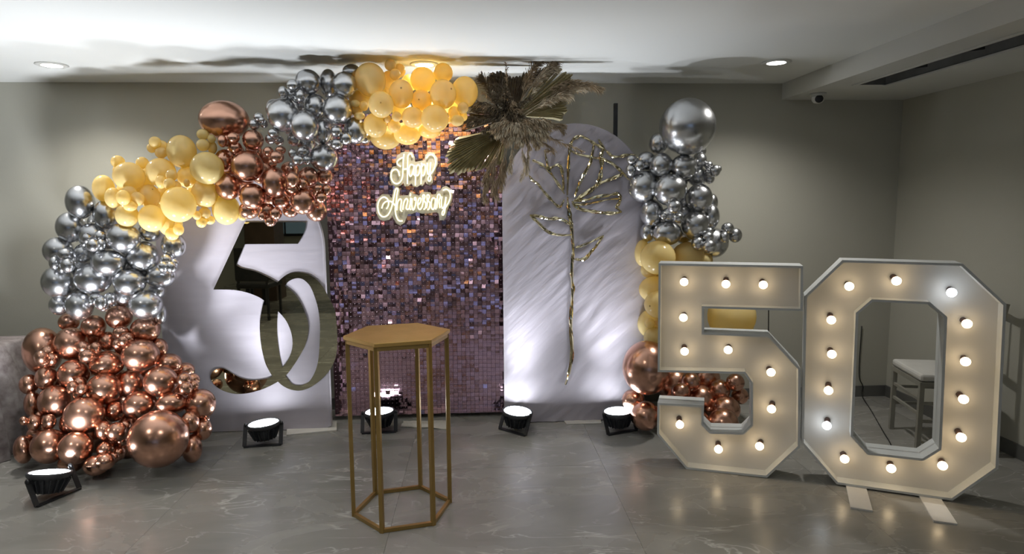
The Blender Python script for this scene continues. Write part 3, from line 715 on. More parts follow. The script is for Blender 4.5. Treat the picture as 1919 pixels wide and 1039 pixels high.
# rose gold pile on the floor, left
cluster('rose', 0, 560, 2.598, lambda y: 3.62+(800-y)/700*.36, [
 (773, 683, 151, 140, -1.6, 'largest in the floor pile, front right on the floor'),
 (208, 255, 95, 105, 1.0, 'big, upper left edge of the floor pile behind a tiny trio'),
 (345, 220, 80, 74, .2, 'large, upper left of the floor pile beside the big one'),
 (335, 114, 50, 40, .9, 'half hidden, top left of the floor pile under silver balloons'),
 (456, 137, 58, 52, .2, 'top row centre of the floor pile, below a silver balloon'),
 (580, 90, 63, 54, .4, 'topmost of the floor pile, tucked between silver balloons'),
 (708, 152, 70, 58, .4, 'top right of the floor pile under the lowest silver balloon'),
 (525, 208, 46, 44, 1.2, 'dark, behind the tiny trio near the top of the floor pile'),
 ('M', [(590, 165, 38, 31), (620, 198, 34, 31), (570, 222, 22), (600, 205, 24)], -.7, 'near the top of the rose gold floor pile'),
 (685, 276, 88, 71, -.2, 'large, upper right of the floor pile below the tiny trio'),
 (775, 242, 41, 46, 1.0, 'small, right edge behind the large upper right one of the floor pile'),
 (824, 317, 59, 46, .6, 'at the right slope of the floor pile beside the white panel'),
 (900, 350, 46, 36, 1.2, 'half hidden on the right slope behind a tiny cluster'),
 ('M', [(405, 238, 34, 30), (423, 279, 38, 30), (465, 241, 27), (440, 250, 24)], -.8, 'upper left centre of the rose gold floor pile'),
 ('M', [(200, 287, 33), (232, 264, 36, 33), (252, 297, 30), (215, 300, 30)], -.8, 'on the big rose gold balloon at the left edge'),
 (520, 321, 80, 61, 0, 'centre of the third row of the floor pile'),
 (360, 366, 76, 65, 0, 'left centre of the floor pile above a tiny cluster'),
 (226, 388, 55, 55, .3, 'small round, left side of the floor pile below the big one'),
 (141, 418, 47, 45, .8, 'leftmost of the middle rows of the floor pile'),
 (505, 441, 83, 71, -.4, 'large, very middle of the floor pile'),
 (640, 416, 65, 65, .3, 'just right of the large middle one in the floor pile'),
 (783, 404, 79, 70, -.2, 'large, right centre of the floor pile beside a tiny cluster'),
 ('M', [(897, 395, 33), (937, 396, 34, 31), (905, 438, 31), (940, 425, 26)], -.2, 'on the right slope of the rose gold floor pile'),
 ('M', [(388, 411, 33, 28), (355, 430, 28), (398, 442, 27), (380, 466, 24), (345, 445, 18)], -.9, 'left of the middle of the rose gold floor pile'),
 (975, 515, 72, 70, 0, 'large, far right of the floor pile against the white panel'),
 (835, 512, 71, 52, .2, 'right of centre in the floor pile, above the largest one'),
 (682, 521, 80, 66, -.1, 'centre right of the floor pile, touching the largest one'),
 (160, 515, 43, 60, .8, 'left edge of the floor pile behind the brightly lit one'),
 (268, 502, 81, 75, -.3, 'large brightly lit, left of the floor pile above the uplight'),
 (411, 568, 96, 83, -.9, 'large brightly lit, front centre left of the floor pile'),
 (557, 548, 48, 48, .2, 'small pale, centre of the floor pile beside the brightly lit one'),
 ('M', [(168, 604, 37, 38), (238, 600, 35), (115, 595, 21), (190, 570, 18)], -.6, 'at the left edge near the uplight'),
 (330, 612, 40, 50, .1, 'half hidden between the brightly lit balloons of the floor pile'),
 (925, 602, 43, 50, .5, 'small, right of the largest one in the floor pile'),
 (985, 637, 45, 50, .8, 'right edge of the floor pile, second above the floor'),
 (1000, 588, 20, 18, .9, 'tiny single, right edge of the floor pile'),
 (935, 730, 47, 66, .4, 'on the floor just right of the largest one'),
 (237, 719, 86, 79, -.8, 'brightest left one of the pair right above the front uplight'),
 (370, 728, 84, 76, -.9, 'brightest right one of the pair right above the front uplight'),
 (113, 735, 47, 65, .2, 'bottom left corner of the floor pile on the floor'),
 (172, 660, 42, 36, .7, 'half hidden, lower left of the floor pile above the lit pair'),
 ('M', [(570, 650, 48, 45), (505, 645, 40, 46), (610, 622, 28), (545, 690, 26), (592, 692, 27)], -.7, 'just left of the largest rose gold balloon'),
 ('M', [(514, 735, 43, 38), (577, 752, 35), (513, 795, 47, 38), (555, 775, 26)], -1.1, 'low on the floor beside the largest rose gold balloon'),
 (470, 812, 62, 47, -.3, 'on the floor under the lowest tiny cluster of the pile'),
 (345, 802, 62, 44, 0, 'on the floor below the brightly lit pair'),
 ('F', [(300, 450, 80), (560, 480, 70), (470, 660, 85), (700, 330, 75), (430, 300, 75), (850, 440, 66), (200, 640, 60), (620, 700, 75), (440, 180, 60), (620, 230, 60), (560, 400, 60), (650, 620, 70)], 'deep inside the floor pile')], 'rose gold balloons of the floor pile')
# silver cluster, left
cluster('silver', 60, 330, 3.581, lambda y: 3.92, [
 (323, 176, 96, 103, .1, 'topmost of the left silver cluster, against the wall'),
 (500, 262, 87, 92, .3, 'near the top of the left silver cluster under yellow balloons'),
 (262, 345, 100, 95, .2, 'upper left edge of the left silver cluster'),
 (410, 410, 92, 90, 0, 'behind the upper tiny cluster of the left silver cluster'),
 ('M', [(370, 422, 35), (460, 410, 45, 42), (412, 467, 45, 40), (465, 463, 36), (350, 450, 24)], -1.1, 'upper part of the left silver cluster'),
 (615, 416, 108, 92, -.3, 'large, upper centre of the left silver cluster below yellow ones'),
 (793, 370, 76, 66, .8, 'half hidden under the yellow balloons right of the left silver cluster'),
 (950, 466, 80, 80, .6, 'rightmost of the left silver cluster in front of the panel'),
 (180, 502, 104, 86, .2, 'left edge of the left silver cluster above a tiny cluster'),
 (348, 520, 66, 60, .5, 'small dark, left centre of the left silver cluster'),
 ('M', [(150, 586, 36, 42), (225, 527, 50, 38), (240, 602, 46, 44), (278, 575, 28), (200, 620, 30)], -1., 'left edge of the left silver cluster'),
 (515, 581, 113, 84, -.5, 'large, centre of the left silver cluster'),
 (742, 541, 106, 95, -.1, 'large, right centre of the left silver cluster'),
 ('M', [(905, 565, 40, 42), (935, 612, 36), (882, 610, 36), (958, 582, 24)], -.5, 'right edge of the left silver cluster'),
 (180, 711, 114, 101, .2, 'large, lower left edge of the left silver cluster'),
 (412, 688, 123, 97, -.4, 'largest wide one low in the left silver cluster'),
 (656, 711, 106, 86, -.3, 'lower right centre of the left silver cluster'),
 (862, 672, 98, 75, .1, 'lower right of the left silver cluster below a tiny cluster'),
 (835, 775, 55, 50, 1., 'small, half hidden at lower right of the left silver cluster'),
 (182, 868, 67, 62, .5, 'bottom left of the left silver cluster above the floor pile'),
 (320, 870, 92, 90, -.1, 'bottom row of the left silver cluster, second from its left'),
 ('M', [(428, 826, 42, 40), (465, 851, 42, 46), (525, 823, 42, 38), (480, 882, 32, 28), (395, 850, 17)], -.8, 'at the bottom of the left silver cluster'),
 (765, 866, 108, 90, -.2, 'bottom right of the left silver cluster touching rose gold ones'),
 (860, 925, 45, 65, .9, 'lowest right, half hidden at the foot of the left silver cluster'),
 ('F', [(480, 470, 85), (620, 640, 85), (350, 790, 75), (580, 850, 75), (800, 640, 80), (680, 500, 80), (330, 600, 80), (450, 330, 80), (620, 800, 70)], 'inside the left silver cluster')], 'silver balloons of the left cluster')
# yellow cluster, left
cluster('yellow', 160, 230, 4.517, lambda y: 3.86, [
 ('M', [(995, 100, 50, 43), (1068, 136, 33), (995, 190, 53, 48), (1075, 212, 38, 50)], .2, 'between the left yellow balloons and the big rose gold one'),
 ('M', [(590, 165, 50, 44), (645, 200, 52, 46), (562, 215, 40, 38), (640, 255, 50, 45)], .6, 'on top of the left yellow cluster'),
 (815, 245, 120, 128, .5, 'large, topmost of the left yellow cluster'),
 (1030, 386, 134, 126, -.5, 'large bright, right end of the left yellow cluster'),
 ('M', [(275, 332, 57, 50), (262, 400, 30), (310, 370, 36)], .6, 'at the upper left of the left yellow cluster'),
 (482, 340, 52, 46, .9, 'small, upper rim of the left yellow cluster'),
 (370, 455, 131, 110, .3, 'large, left upper part of the left yellow cluster'),
 (640, 422, 122, 112, .1, 'large, upper centre of the left yellow cluster'),
 (870, 462, 88, 84, .8, 'half hidden beside the bright right one of the left yellow cluster'),
 ('M', [(640, 502, 45, 52), (712, 519, 50, 45), (730, 446, 48, 45), (770, 545, 42, 46), (858, 512, 25, 32)], -.8, 'in the centre of the left yellow cluster'),
 (155, 557, 92, 104, .4, 'leftmost of the left yellow cluster over the silver ones'),
 (235, 637, 70, 80, .2, 'at left of the left yellow cluster behind a tiny cluster'),
 ('M', [(320, 635, 58, 60), (440, 646, 58, 55), (372, 590, 60, 50), (380, 705, 58, 42)], -.8, 'at the left of the left yellow cluster'),
 (543, 625, 86, 92, .1, 'middle of the left yellow cluster with a dark tip', (.3, .55)),
 (790, 694, 141, 138, -.5, 'largest, lower centre of the left yellow cluster'),
 (1010, 602, 106, 110, 0, 'lower right of the left yellow cluster under the bright one'),
 (1190, 735, 110, 120, .3, 'lowest right of the left yellow cluster beside rose gold ones'),
 (352, 787, 95, 92, -.1, 'lower left of the left yellow cluster over silver ones'),
 (561, 810, 108, 105, -.2, 'bottom row centre of the left yellow cluster'),
 (720, 862, 98, 92, .6, 'half hidden low in the left yellow cluster'),
 ('M', [(735, 942, 56, 50), (788, 906, 44, 46), (780, 862, 30), (830, 800, 24)], -.2, 'at the bottom of the left yellow cluster'),
 ('M', [(1010, 767, 48, 46), (945, 786, 35), (983, 846, 42, 40), (1055, 826, 40, 34)], -.2, 'at the lower right of the left yellow cluster'),
 ('M', [(1330, 800, 30, 28), (1566, 802, 32, 30)], .6, 'peeking out below the upper rose gold balloons'),
 ('F', [(480, 490, 100), (700, 620, 95), (920, 620, 85), (350, 590, 85), (1000, 480, 75), (650, 740, 80)], 'inside the left yellow cluster')], 'yellow balloons of the left cluster')
# rose gold cluster, upper
cluster('rose', 360, 180, 4.157, lambda y: 3.86, [
 (250, 188, 199, 152, .3, 'biggest, alone on top of the upper left arch'),
 ('M', [(275, 346, 48, 46), (322, 326, 46, 40), (335, 402, 50, 46), (236, 352, 34, 45)], -.3, 'under the biggest balloon on the arch'),
 (475, 345, 78, 76, .1, 'top row of the upper rose gold cluster near silver ones'),
 (255, 502, 74, 80, .5, 'left, half hidden behind the bright yellow balloon'),
 (432, 547, 118, 111, -.5, 'large, centre left of the upper rose gold cluster'),
 ('M', [(595, 435, 38), (661, 476, 52, 46), (690, 422, 38, 30), (625, 522, 34)], -.6, 'upper middle of the upper rose gold cluster'),
 (281, 707, 94, 97, -.1, 'left edge of the upper rose gold cluster above a yellow one'),
 (471, 781, 99, 91, -.3, 'lower left centre of the upper rose gold cluster'),
 (445, 890, 76, 64, .5, 'bottom left of the upper rose gold cluster over the white panel'),
 (642, 671, 92, 111, -.2, 'tall, centre of the upper rose gold cluster'),
 ('M', [(783, 652, 48, 58), (860, 682, 38, 42), (782, 726, 45, 32)], -.7, 'right centre of the upper rose gold cluster'),
 (905, 630, 72, 73, .3, 'right of the upper rose gold cluster under silver ones'),
 (1030, 626, 60, 60, .6, 'rightmost upper one of the upper rose gold cluster'),
 ('M', [(980, 722, 33, 32), (1046, 732, 34, 40), (1005, 792, 43, 40)], -.4, 'right edge of the upper rose gold cluster'),
 (862, 821, 90, 96, -.2, 'large, lower right of the upper rose gold cluster'),
 (968, 895, 78, 78, .4, 'bottom right of the upper rose gold cluster before the sequins'),
 (690, 815, 66, 56, .4, 'small, lower centre of the upper rose gold cluster'),
 (765, 893, 60, 50, .6, 'small, bottom centre of the upper rose gold cluster'),
 ('M', [(585, 890, 56, 50), (652, 915, 46), (610, 976, 42, 38), (546, 936, 30), (640, 955, 32)], -.4, 'at the bottom of the upper rose gold cluster'),
 ('F', [(400, 650, 75), (590, 780, 75), (760, 580, 65), (540, 600, 80), (340, 450, 70), (800, 760, 60), (560, 480, 60), (300, 600, 65), (700, 730, 65), (930, 740, 60), (480, 430, 60)], 'inside the upper rose gold cluster')], 'rose gold balloons of the upper cluster')
# silver cluster, top
cluster('silver', 460, 110, 4.946, lambda y: 3.86, [
 (580, 217, 111, 109, .1, 'top left of the upper silver cluster near the ceiling'),
 ('M', [(440, 245, 54, 50), (346, 310, 40, 52), (420, 332, 60, 57), (508, 345, 40, 56), (480, 378, 40, 36)], -.6, 'at the top left of the upper silver cluster'),
 (770, 232, 78, 125, .6, 'dark, half hidden in the top row of the upper silver cluster'),
 (919, 242, 104, 111, -.2, 'top right of the upper silver cluster beside yellow ones'),
 (985, 122, 80, 66, 1., 'dark, highest, half hidden behind the top yellow balloon'),
 (645, 440, 96, 106, .2, 'middle of the upper silver cluster below the top left one'),
 (853, 475, 128, 132, -.4, 'large, right centre of the upper silver cluster'),
 (270, 470, 78, 88, .7, 'half hidden at the left edge of the upper silver cluster'),
 (352, 525, 142, 146, -.1, 'largest, left of the upper silver cluster'),
 ('M', [(122, 545, 42, 40), (82, 610, 48, 48), (172, 605, 36), (150, 570, 26)], .1, 'between the upper silver cluster and the big rose gold balloon'),
 ('M', [(260, 690, 48, 42), (232, 745, 48, 46), (312, 762, 42), (280, 730, 30)], .1, 'at the lower left of the upper silver cluster'),
 (549, 628, 123, 133, -.8, 'large bright, front centre of the upper silver cluster'),
 (720, 677, 78, 108, .1, 'narrow, right of the front centre one in the upper silver cluster'),
 (450, 745, 60, 65, .9, 'small dark, lower left of the upper silver cluster'),
 ('M', [(845, 676, 53, 49), (930, 739, 52, 56), (845, 791, 53, 46)], -.5, 'at the right of the upper silver cluster'),
 (1018, 668, 98, 116, .1, 'right edge of the upper silver cluster below yellow ones'),
 (1105, 735, 52, 52, .7, 'small, far right behind the upper silver cluster'),
 (726, 920, 120, 117, -.1, 'lowest large one of the upper silver cluster before the sequins'),
 ('M', [(535, 860, 53, 47), (490, 941, 53, 50), (436, 880, 35, 42), (570, 940, 38, 42), (425, 986, 27)], -.5, 'at the bottom of the upper silver cluster'),
 ('F', [(560, 790, 80), (800, 600, 80), (680, 560, 80), (960, 470, 90), (500, 430, 80), (640, 840, 70), (420, 650, 65), (880, 350, 75), (760, 760, 60)], 'inside the upper silver cluster')], 'silver balloons of the upper cluster')
# yellow cluster, top
cluster('yellow', 640, 100, 5.469, lambda y: 3.88, [
 (294, 272, 148, 162, -.3, 'large, upper left of the top yellow cluster beside silver ones'),
 ('M', [(500, 122, 55, 56), (550, 218, 52, 55)], -.2, 'at the ceiling above the top yellow cluster'),
 (590, 178, 62, 68, .6, 'lit from above just left of the ceiling light'),
 (485, 270, 72, 84, .7, 'half hidden at the upper left of the top yellow cluster'),
 (833, 272, 118, 124, .1, 'brightest, right under the ceiling light'),
 (1040, 202, 92, 94, .6, 'bright, right of the ceiling light at the top'),
 (611, 416, 115, 137, -.4, 'upper centre left of the top yellow cluster, dark tip', (-.05, .4)),
 (820, 482, 98, 100, -.1, 'centre of the top yellow cluster with a dark tip', (-.2, .05)),
 (1041, 420, 124, 140, -.4, 'upper right centre of the top yellow cluster, dark tip', (.65, .3)),
 (1263, 397, 124, 148, .2, 'rightmost large one of the top yellow cluster by the palm'),
 (195, 470, 110, 92, .6, 'dim, left edge of the top yellow cluster behind tiny ones'),
 ('M', [(155, 576, 61, 56), (228, 541, 42, 48), (140, 516, 45, 36), (185, 642, 52, 38)], -.5, 'at the left edge of the top yellow cluster'),
 (406, 526, 119, 126, -.4, 'left centre of the top yellow cluster with a dark tip', (.02, 0)),
 (346, 738, 112, 117, -.1, 'lower left of the top yellow cluster beside silver ones'),
 ('M', [(540, 745, 62, 67), (565, 650, 48, 49), (468, 672, 38, 40)], -.7, 'low in the middle of the top yellow cluster'),
 (730, 656, 104, 100, -.3, 'lower centre of the top yellow cluster'),
 (956, 670, 130, 131, -.5, 'large, lower right of the top yellow cluster'),
 (452, 865, 143, 112, .3, 'lowest left of the top yellow cluster above the sequins'),
 (672, 822, 128, 108, 0, 'lowest centre of the top yellow cluster above the sequins'),
 (905, 786, 108, 80, .4, 'lowest right, half hidden in the top yellow cluster'),
 ('M', [(1150, 611, 53, 63), (1245, 560, 52, 56), (1244, 646, 43, 50), (1185, 690, 63, 54), (1100, 690, 26, 30)], -.3, 'at the right end of the top yellow cluster'),
 ('F', [(620, 580, 95), (900, 560, 90), (1100, 520, 85), (480, 430, 85), (800, 700, 80), (700, 300, 80)], 'inside the top yellow cluster')], 'yellow balloons of the top cluster')
# silver column, right
cluster('silver', 1150, 180, 3.35, lambda y: 4.13, [
 (463, 193, 177, 178, .0, 'biggest, on top of the right balloon column'),
 (285, 299, 60, 63, .8, 'peeking out left below the biggest silver balloon'),
 (548, 345, 32, 32, 1., 'small, peeking out right below the biggest silver balloon'),
 (203, 408, 55, 54, .8, 'behind the tiny trio at the left of the right column'),
 ('M', [(112, 402, 30, 28), (107, 466, 30, 37), (162, 440, 28, 32)], -.4, 'left edge of the right silver column by the gold flower'),
 (299, 437, 70, 73, .1, 'upper left of the right silver column below the biggest'),
 (439, 447, 78, 74, -.2, 'upper centre of the right silver column below the biggest'),
 (540, 405, 42, 48, .5, 'small, upper right of the right silver column'),
 ('M', [(596, 436, 25, 26), (636, 470, 32, 35), (600, 482, 28), (602, 518, 30, 32), (655, 460, 22)], 0, 'upper right edge of the right silver column'),
 (525, 506, 60, 59, .6, 'half hidden at right of the right silver column'),
 (187, 570, 91, 93, 0, 'large, left edge of the right silver column'),
 (356, 590, 96, 93, -.4, 'large, centre of the right silver column'),
 (537, 641, 79, 82, -.1, 'large, right centre of the right silver column'),
 (618, 670, 35, 52, .7, 'small, right edge of the right silver column'),
 ('M', [(380, 697, 41, 41), (350, 745, 48, 42), (402, 766, 32, 30), (315, 757, 20)], -1., 'in the lower centre of the right silver column'),
 (240, 735, 68, 80, .2, 'lower left of the right silver column'),
 (612, 757, 50, 72, .5, 'narrow, lower right edge of the right silver column'),
 (511, 812, 83, 85, -.2, 'lower right centre of the right silver column'),
 (214, 857, 44, 55, .5, 'small, bottom left of the right silver column'),
 (335, 861, 84, 72, -.1, 'bottom centre of the right silver column above yellow ones'),
 (622, 921, 93, 88, .1, 'lowest right of the right silver column above the marquee 5'),
 ('M', [(527, 926, 38, 41), (600, 946, 43, 41), (592, 886, 34, 30), (602, 852, 24)], -.8, 'lower right of the right silver column above the marquee 5'),
 ('M', [(715, 830, 38, 33), (695, 887, 30, 34), (763, 875, 41, 43)], .2, 'sticking out right above the marquee 5'),
 ('F', [(400, 540, 60), (440, 740, 60), (300, 800, 60), (440, 650, 60), (270, 500, 60), (440, 870, 55)], 'inside the right silver column')], 'silver balloons of the right column', ymax=4.2)
# yellow and rose gold, lower right column
cluster('yellow', 1140, 440, 2.597, lambda y: 4.12, [
 (166, 90, 35, 59, .5, 'narrow, top left of the right yellow column'),
 (241, 112, 79, 75, -.2, 'large, top of the right yellow column above the marquee 5'),
 (388, 104, 74, 62, .3, 'top right of the right yellow column behind the marquee 5'),
 (212, 170, 50, 42, .5, 'under the large top one of the right yellow column'),
 (470, 125, 36, 36, .8, 'small, top, half hidden by the silver cluster above marquee 5'),
 (227, 267, 72, 59, .1, 'left of the marquee 5 upper edge, third down the column'),
 (247, 340, 67, 62, 0, 'beside the marquee 5, fourth down the column, dark tip', (-.6, -.05)),
 (206, 434, 59, 63, .2, 'beside the middle of the marquee 5 with tiny ones on it'),
 ('M', [(201, 432, 23), (236, 432, 15, 14)], -.7, 'beside the middle of the marquee 5'),
 (228, 502, 52, 47, .3, 'lowest of the right yellow column above the rose gold one'),
 (600, 397, 118, 116, .2, 'big, seen through the upper slot of the marquee 5'),
 ('F', [(310, 230, 70), (330, 350, 70), (320, 470, 70), (430, 200, 60)], 'behind the marquee 5 upper half')], 'yellow balloons of the right column', ymax=4.2)
cluster('rose', 1140, 440, 2.597, lambda y: 4.02, [
 (187, 648, 118, 131, 0, 'big, left of the marquee 5 at mid height'),
 (122, 806, 51, 50, .1, 'pinkish lit, below the big one left of the marquee 5'),
 (180, 882, 66, 67, -.2, 'on the floor left of the marquee 5 by the uplight'),
 (400, 718, 46, 45, .5, 'dim, top of those seen through the marquee 5 hook'),
 (542, 758, 47, 50, .1, 'dim, middle of those seen through the marquee 5 hook'),
 (618, 720, 42, 40, .2, 'dim, upper right of those seen through the marquee 5 hook'),
 (572, 850, 66, 60, -.1, 'large dim, lowest of those seen through the marquee 5 hook'),
 (490, 855, 16, 16, -.4, 'tiny single, seen through the marquee 5 hook'),
 (640, 785, 40, 38, .3, 'small dim, right rim seen through the marquee 5 hook'),
 (352, 765, 42, 40, .4, 'dim, left one seen through the marquee 5 hook'),
 ('F', [(320, 730, 80), (450, 810, 75), (330, 850, 75), (480, 700, 60), (560, 920, 70), (430, 930, 70)], 'behind the marquee 5 lower half')], 'rose gold balloons of the right column', ymax=4.15)

relax()
# ------------------------------------------------------------------ dried palm and pampas arrangement
YP = 4.02; SPm = 3.582
def pc(x, y, Y=YP): return at(820+x/SPm, 100+y/SPm, Y)
hubw = pc(480, 440)
dp = thing('dried_palm_arrangement', 'dried fan palm and pampas arrangement above the gold foil flower', 'dried flowers', hubw)
rp = random.Random(5)
def palm(hub, tips, Y1, n, w=11., M=MPALM, jag=.035):
    """a pleated fan leaf: folded blades from the hub to points along the tips polyline"""
    h = pc(*hub)-hubw; mb = MB()
    pts = smoothpath([pc(x, y, Y1)-hubw for x, y in tips], sub=8); N = len(pts)
    for k in range(n):
        t = (k+.5)/n*(N-1); i = min(int(t), N-2); e = pts[i].lerp(pts[i+1], t-i)
        e2 = pts[min(i+1, N-1)]; side = (pts[i+1]-pts[i]).normalized()
        d = e-h; e = h+d*(1+rp.uniform(-jag, jag*.5)); d = e-h
        tot = sum((pts[j+1]-pts[j]).length for j in range(N-1))/n*.60
        nrm = side.cross(d).normalized()
        if nrm.y > 0: nrm = -nrm
        rows = []
        for q in (.06, .45, .8, .95, 1.0):
            ww = tot*q*(1. if q < .9 else .9 if q < .97 else .35); c = h+d*q+Vector((0, 0, -.012*q*q*rp.uniform(0, 1)))
            rows.append((c-side*ww, c+nrm*ww*1.5, c+side*ww))
        vs = [v for r in rows for v in r]
        fs = []
        for r in range(4):
            for j in range(2): fs.append((r*3+j, r*3+j+1, r*3+j+4, r*3+j+3))
        mb.add(vs, fs)
    o = mb.build('palm_leaf', M, dp); return o
def plume(path, L=.05, n=240, M=MPAMP, w=.0016, droop=.5, name='pampas_plume', start=.25, Y=None):
    """a feathery grass plume: a stem and many fine drooping strands"""
    pts = smoothpath([pc(p[0], p[1], p[2] if len(p) > 2 else YP)-hubw for p in path], sub=8); N = len(pts); mb = MB()
    mb.tube(pts, .0022, 5, lambda u: 1-.7*u)
    for k in range(n):
        u = start+(1-start)*rp.random(); t = u*(N-1); i = min(int(t), N-2); p = pts[i].lerp(pts[i+1], t-i); d = (pts[i+1]-pts[i]).normalized()
        rv = Vector((rp.gauss(0, 1), rp.gauss(0, 1), rp.gauss(0, 1))); rv -= d*rv.dot(d); rv.normalize()
        l = L*rp.uniform(.5, 1.15)*(1-.45*abs(2*(u-start)/(1-start)-1)**2); v = (d*.9+rv*rp.uniform(.25, .75)).normalized()
        q1 = p+v*l*.5; q2 = q1+(v+Vector((0, 0, -droop))).normalized()*l*.35; q3 = q2+(v*.5+Vector((0, 0, -droop*2))).normalized()*l*.25
        sd = v.cross(Vector((rp.gauss(0, 1), rp.gauss(0, 1), rp.gauss(0, 1)))).normalized()*w
        mb.add([p-sd, p+sd, q1+sd, q1-sd, q2+sd*.9, q2-sd*.9, q3], [(0, 1, 2, 3), (3, 2, 4, 5), (5, 4, 6)])
    return mb.build(name, M, dp)
palm((470, 500), [(120, 560), (70, 640), (58, 700), (62, 790), (140, 805), (230, 790), (330, 775), (430, 740)], 3.93, 22)
palm((520, 420), [(735, 70), (800, 75), (890, 120), (905, 170), (890, 260), (875, 340), (862, 395), (835, 440)], 3.98, 22)
palm((470, 430), [(180, 520), (200, 430), (250, 300)], 4.05, 14, M=MPAMPD)
palm((500, 400), [(330, 160), (420, 110), (520, 150), (620, 110), (720, 90)], 4.08, 18, M=MPAMPD)
for a in ([(520, 420), (600, 230), (660, 70), (740, 40)], [(520, 420), (640, 230), (730, 120), (800, 60)], [(540, 420), (700, 280), (850, 200), (960, 200), (1085, 245)],
          [(540, 410), (720, 300), (860, 230), (1000, 215), (1095, 240)], [(560, 420), (700, 330), (880, 260), (990, 230)], [(560, 440), (680, 360), (800, 300), (880, 290)], [(540, 420), (640, 260), (720, 140), (790, 110)], [(530, 410), (580, 250), (620, 140), (690, 60)], [(560, 430), (720, 340), (830, 270), (940, 215)]):
    plume([(x, y, 3.96) for x, y in a], .075, 300, rp.choice([MPAMP, MPAMP, MPAMPC]), start=.3)
for a in ([(470, 420), (465, 250), (463, 130), (455, 45)], [(470, 420), (400, 360), (340, 300), (300, 260)]):
    plume([(x, y, 3.96) for x, y in a], .028, 90, MPAMP, start=.35)
for a in ([(440, 600), (370, 720), (320, 850), (320, 990)], [(450, 600), (390, 740), (370, 880), (400, 975)], [(470, 620), (440, 720), (420, 830), (380, 930)], [(440, 620), (400, 700), (350, 800), (330, 900)], [(470, 610), (455, 720), (440, 820), (425, 900)]):
    plume([(x, y, 3.92) for x, y in a], .06, 230, MPAMP, start=.3)
for a in ([(560, 600), (580, 700), (590, 760), (560, 845)], [(600, 600), (610, 690), (600, 740), (600, 800)], [(500, 600), (500, 680), (490, 740), (488, 790)]):
    plume([(x, y, 3.92) for x, y in a], .05, 160, MPAMPC, start=.15)
for a in ([(480, 430), (380, 330), (330, 220), (300, 180)], [(480, 430), (400, 260), (380, 170)], [(470, 430), (300, 380), (230, 350)], [(470, 440), (280, 440), (190, 450)], [(480, 400), (440, 280), (420, 190)]):
    plume([(x, y, 4.03) for x, y in a], .085, 300, MPAMPD, start=.25)
for k in range(34):
    a = rp.uniform(0, 6.28); rr = rp.uniform(50, 210)
    x, y = 440+rr*math.cos(a), 400+rr*.9*math.sin(a)
    plume([(480+rp.uniform(-30, 30), 430+rp.uniform(-30, 30), 4.0), ((480+x)/2, (430+y)/2-20, 3.94), (x, y, 3.92)], .05, 150, rp.choice([MPAMPD, MPAMPD, MPAMP]), w=.0026, droop=.6, name='dried_tuft', start=.0)
for k in range(48):
    a = rp.uniform(-.7, 3.9); rr = rp.uniform(20, 200)
    x, y = 560+rr*1.25*math.cos(a), 520+rr*.62*math.sin(a)
    plume([(530+rp.uniform(-40, 40), 480+rp.uniform(-40, 40), 3.95), ((530+x)/2, (480+y)/2-20, 3.90), (x, y, 3.88)], .05, 150, rp.choice([MPAMPC, MPAMPC, MPAMP, MPAMP]), w=.0028, droop=.9, name='dried_tuft', start=.2)
for a in ([(600, 560), (720, 560), (830, 600), (975, 660)], [(600, 540), (720, 520), (800, 500), (845, 530)], [(600, 560), (700, 600), (770, 650), (740, 655)], [(590, 540), (700, 480), (800, 480), (850, 490)]):
    plume([(x, y, 3.92) for x, y in a], .045, 170, MPAMP, start=.2)

# ------------------------------------------------------------------ small things
# security camera under the bulkhead
cc = ground(1497, 188, SOZ); cv = thing('security_camera', 'small white dome security camera under the bulkhead corner', 'security camera', (2.33, 4.36, SOZ))
MB().lathe([(.052, 0), (.052, -.012), (.046, -.02)], 24).build('mount', MSOFF, cv, True)
MB().lathe([(.040, -.018), (.043, -.032), (.040, -.048), (.028, -.062), (.010, -.068)], 24).build('dome', MSOFF, cv, True)
q = MB().lathe([(.026, 0), (.026, .010), (.020, .014)], 20); MB().add([Vector((v.x, -.030-v.z, -.042+v.y)) for v in q.v], q.f).build('lens', MBLACK, cv, True, rot=(0, 0, -.3))
# black stand pole behind the right arch
pp = at(1153.5, 215, 4.36)
st = thing('backdrop_stand_pole', 'black metal stand pole rising behind the right arch panel', 'pole', (pp.x, 4.36, 0))
MB().box((-.0125, -.0125, .0), (.0125, .0125, at(1153, 194, 4.36).z)).build('upright', MBLACK, st)
MB().box((-.18, -.012, 0), (.18, .012, .012)).box((-.012, -.03, 0), (.012, .16, .012)).build('base', MBLACK, st)
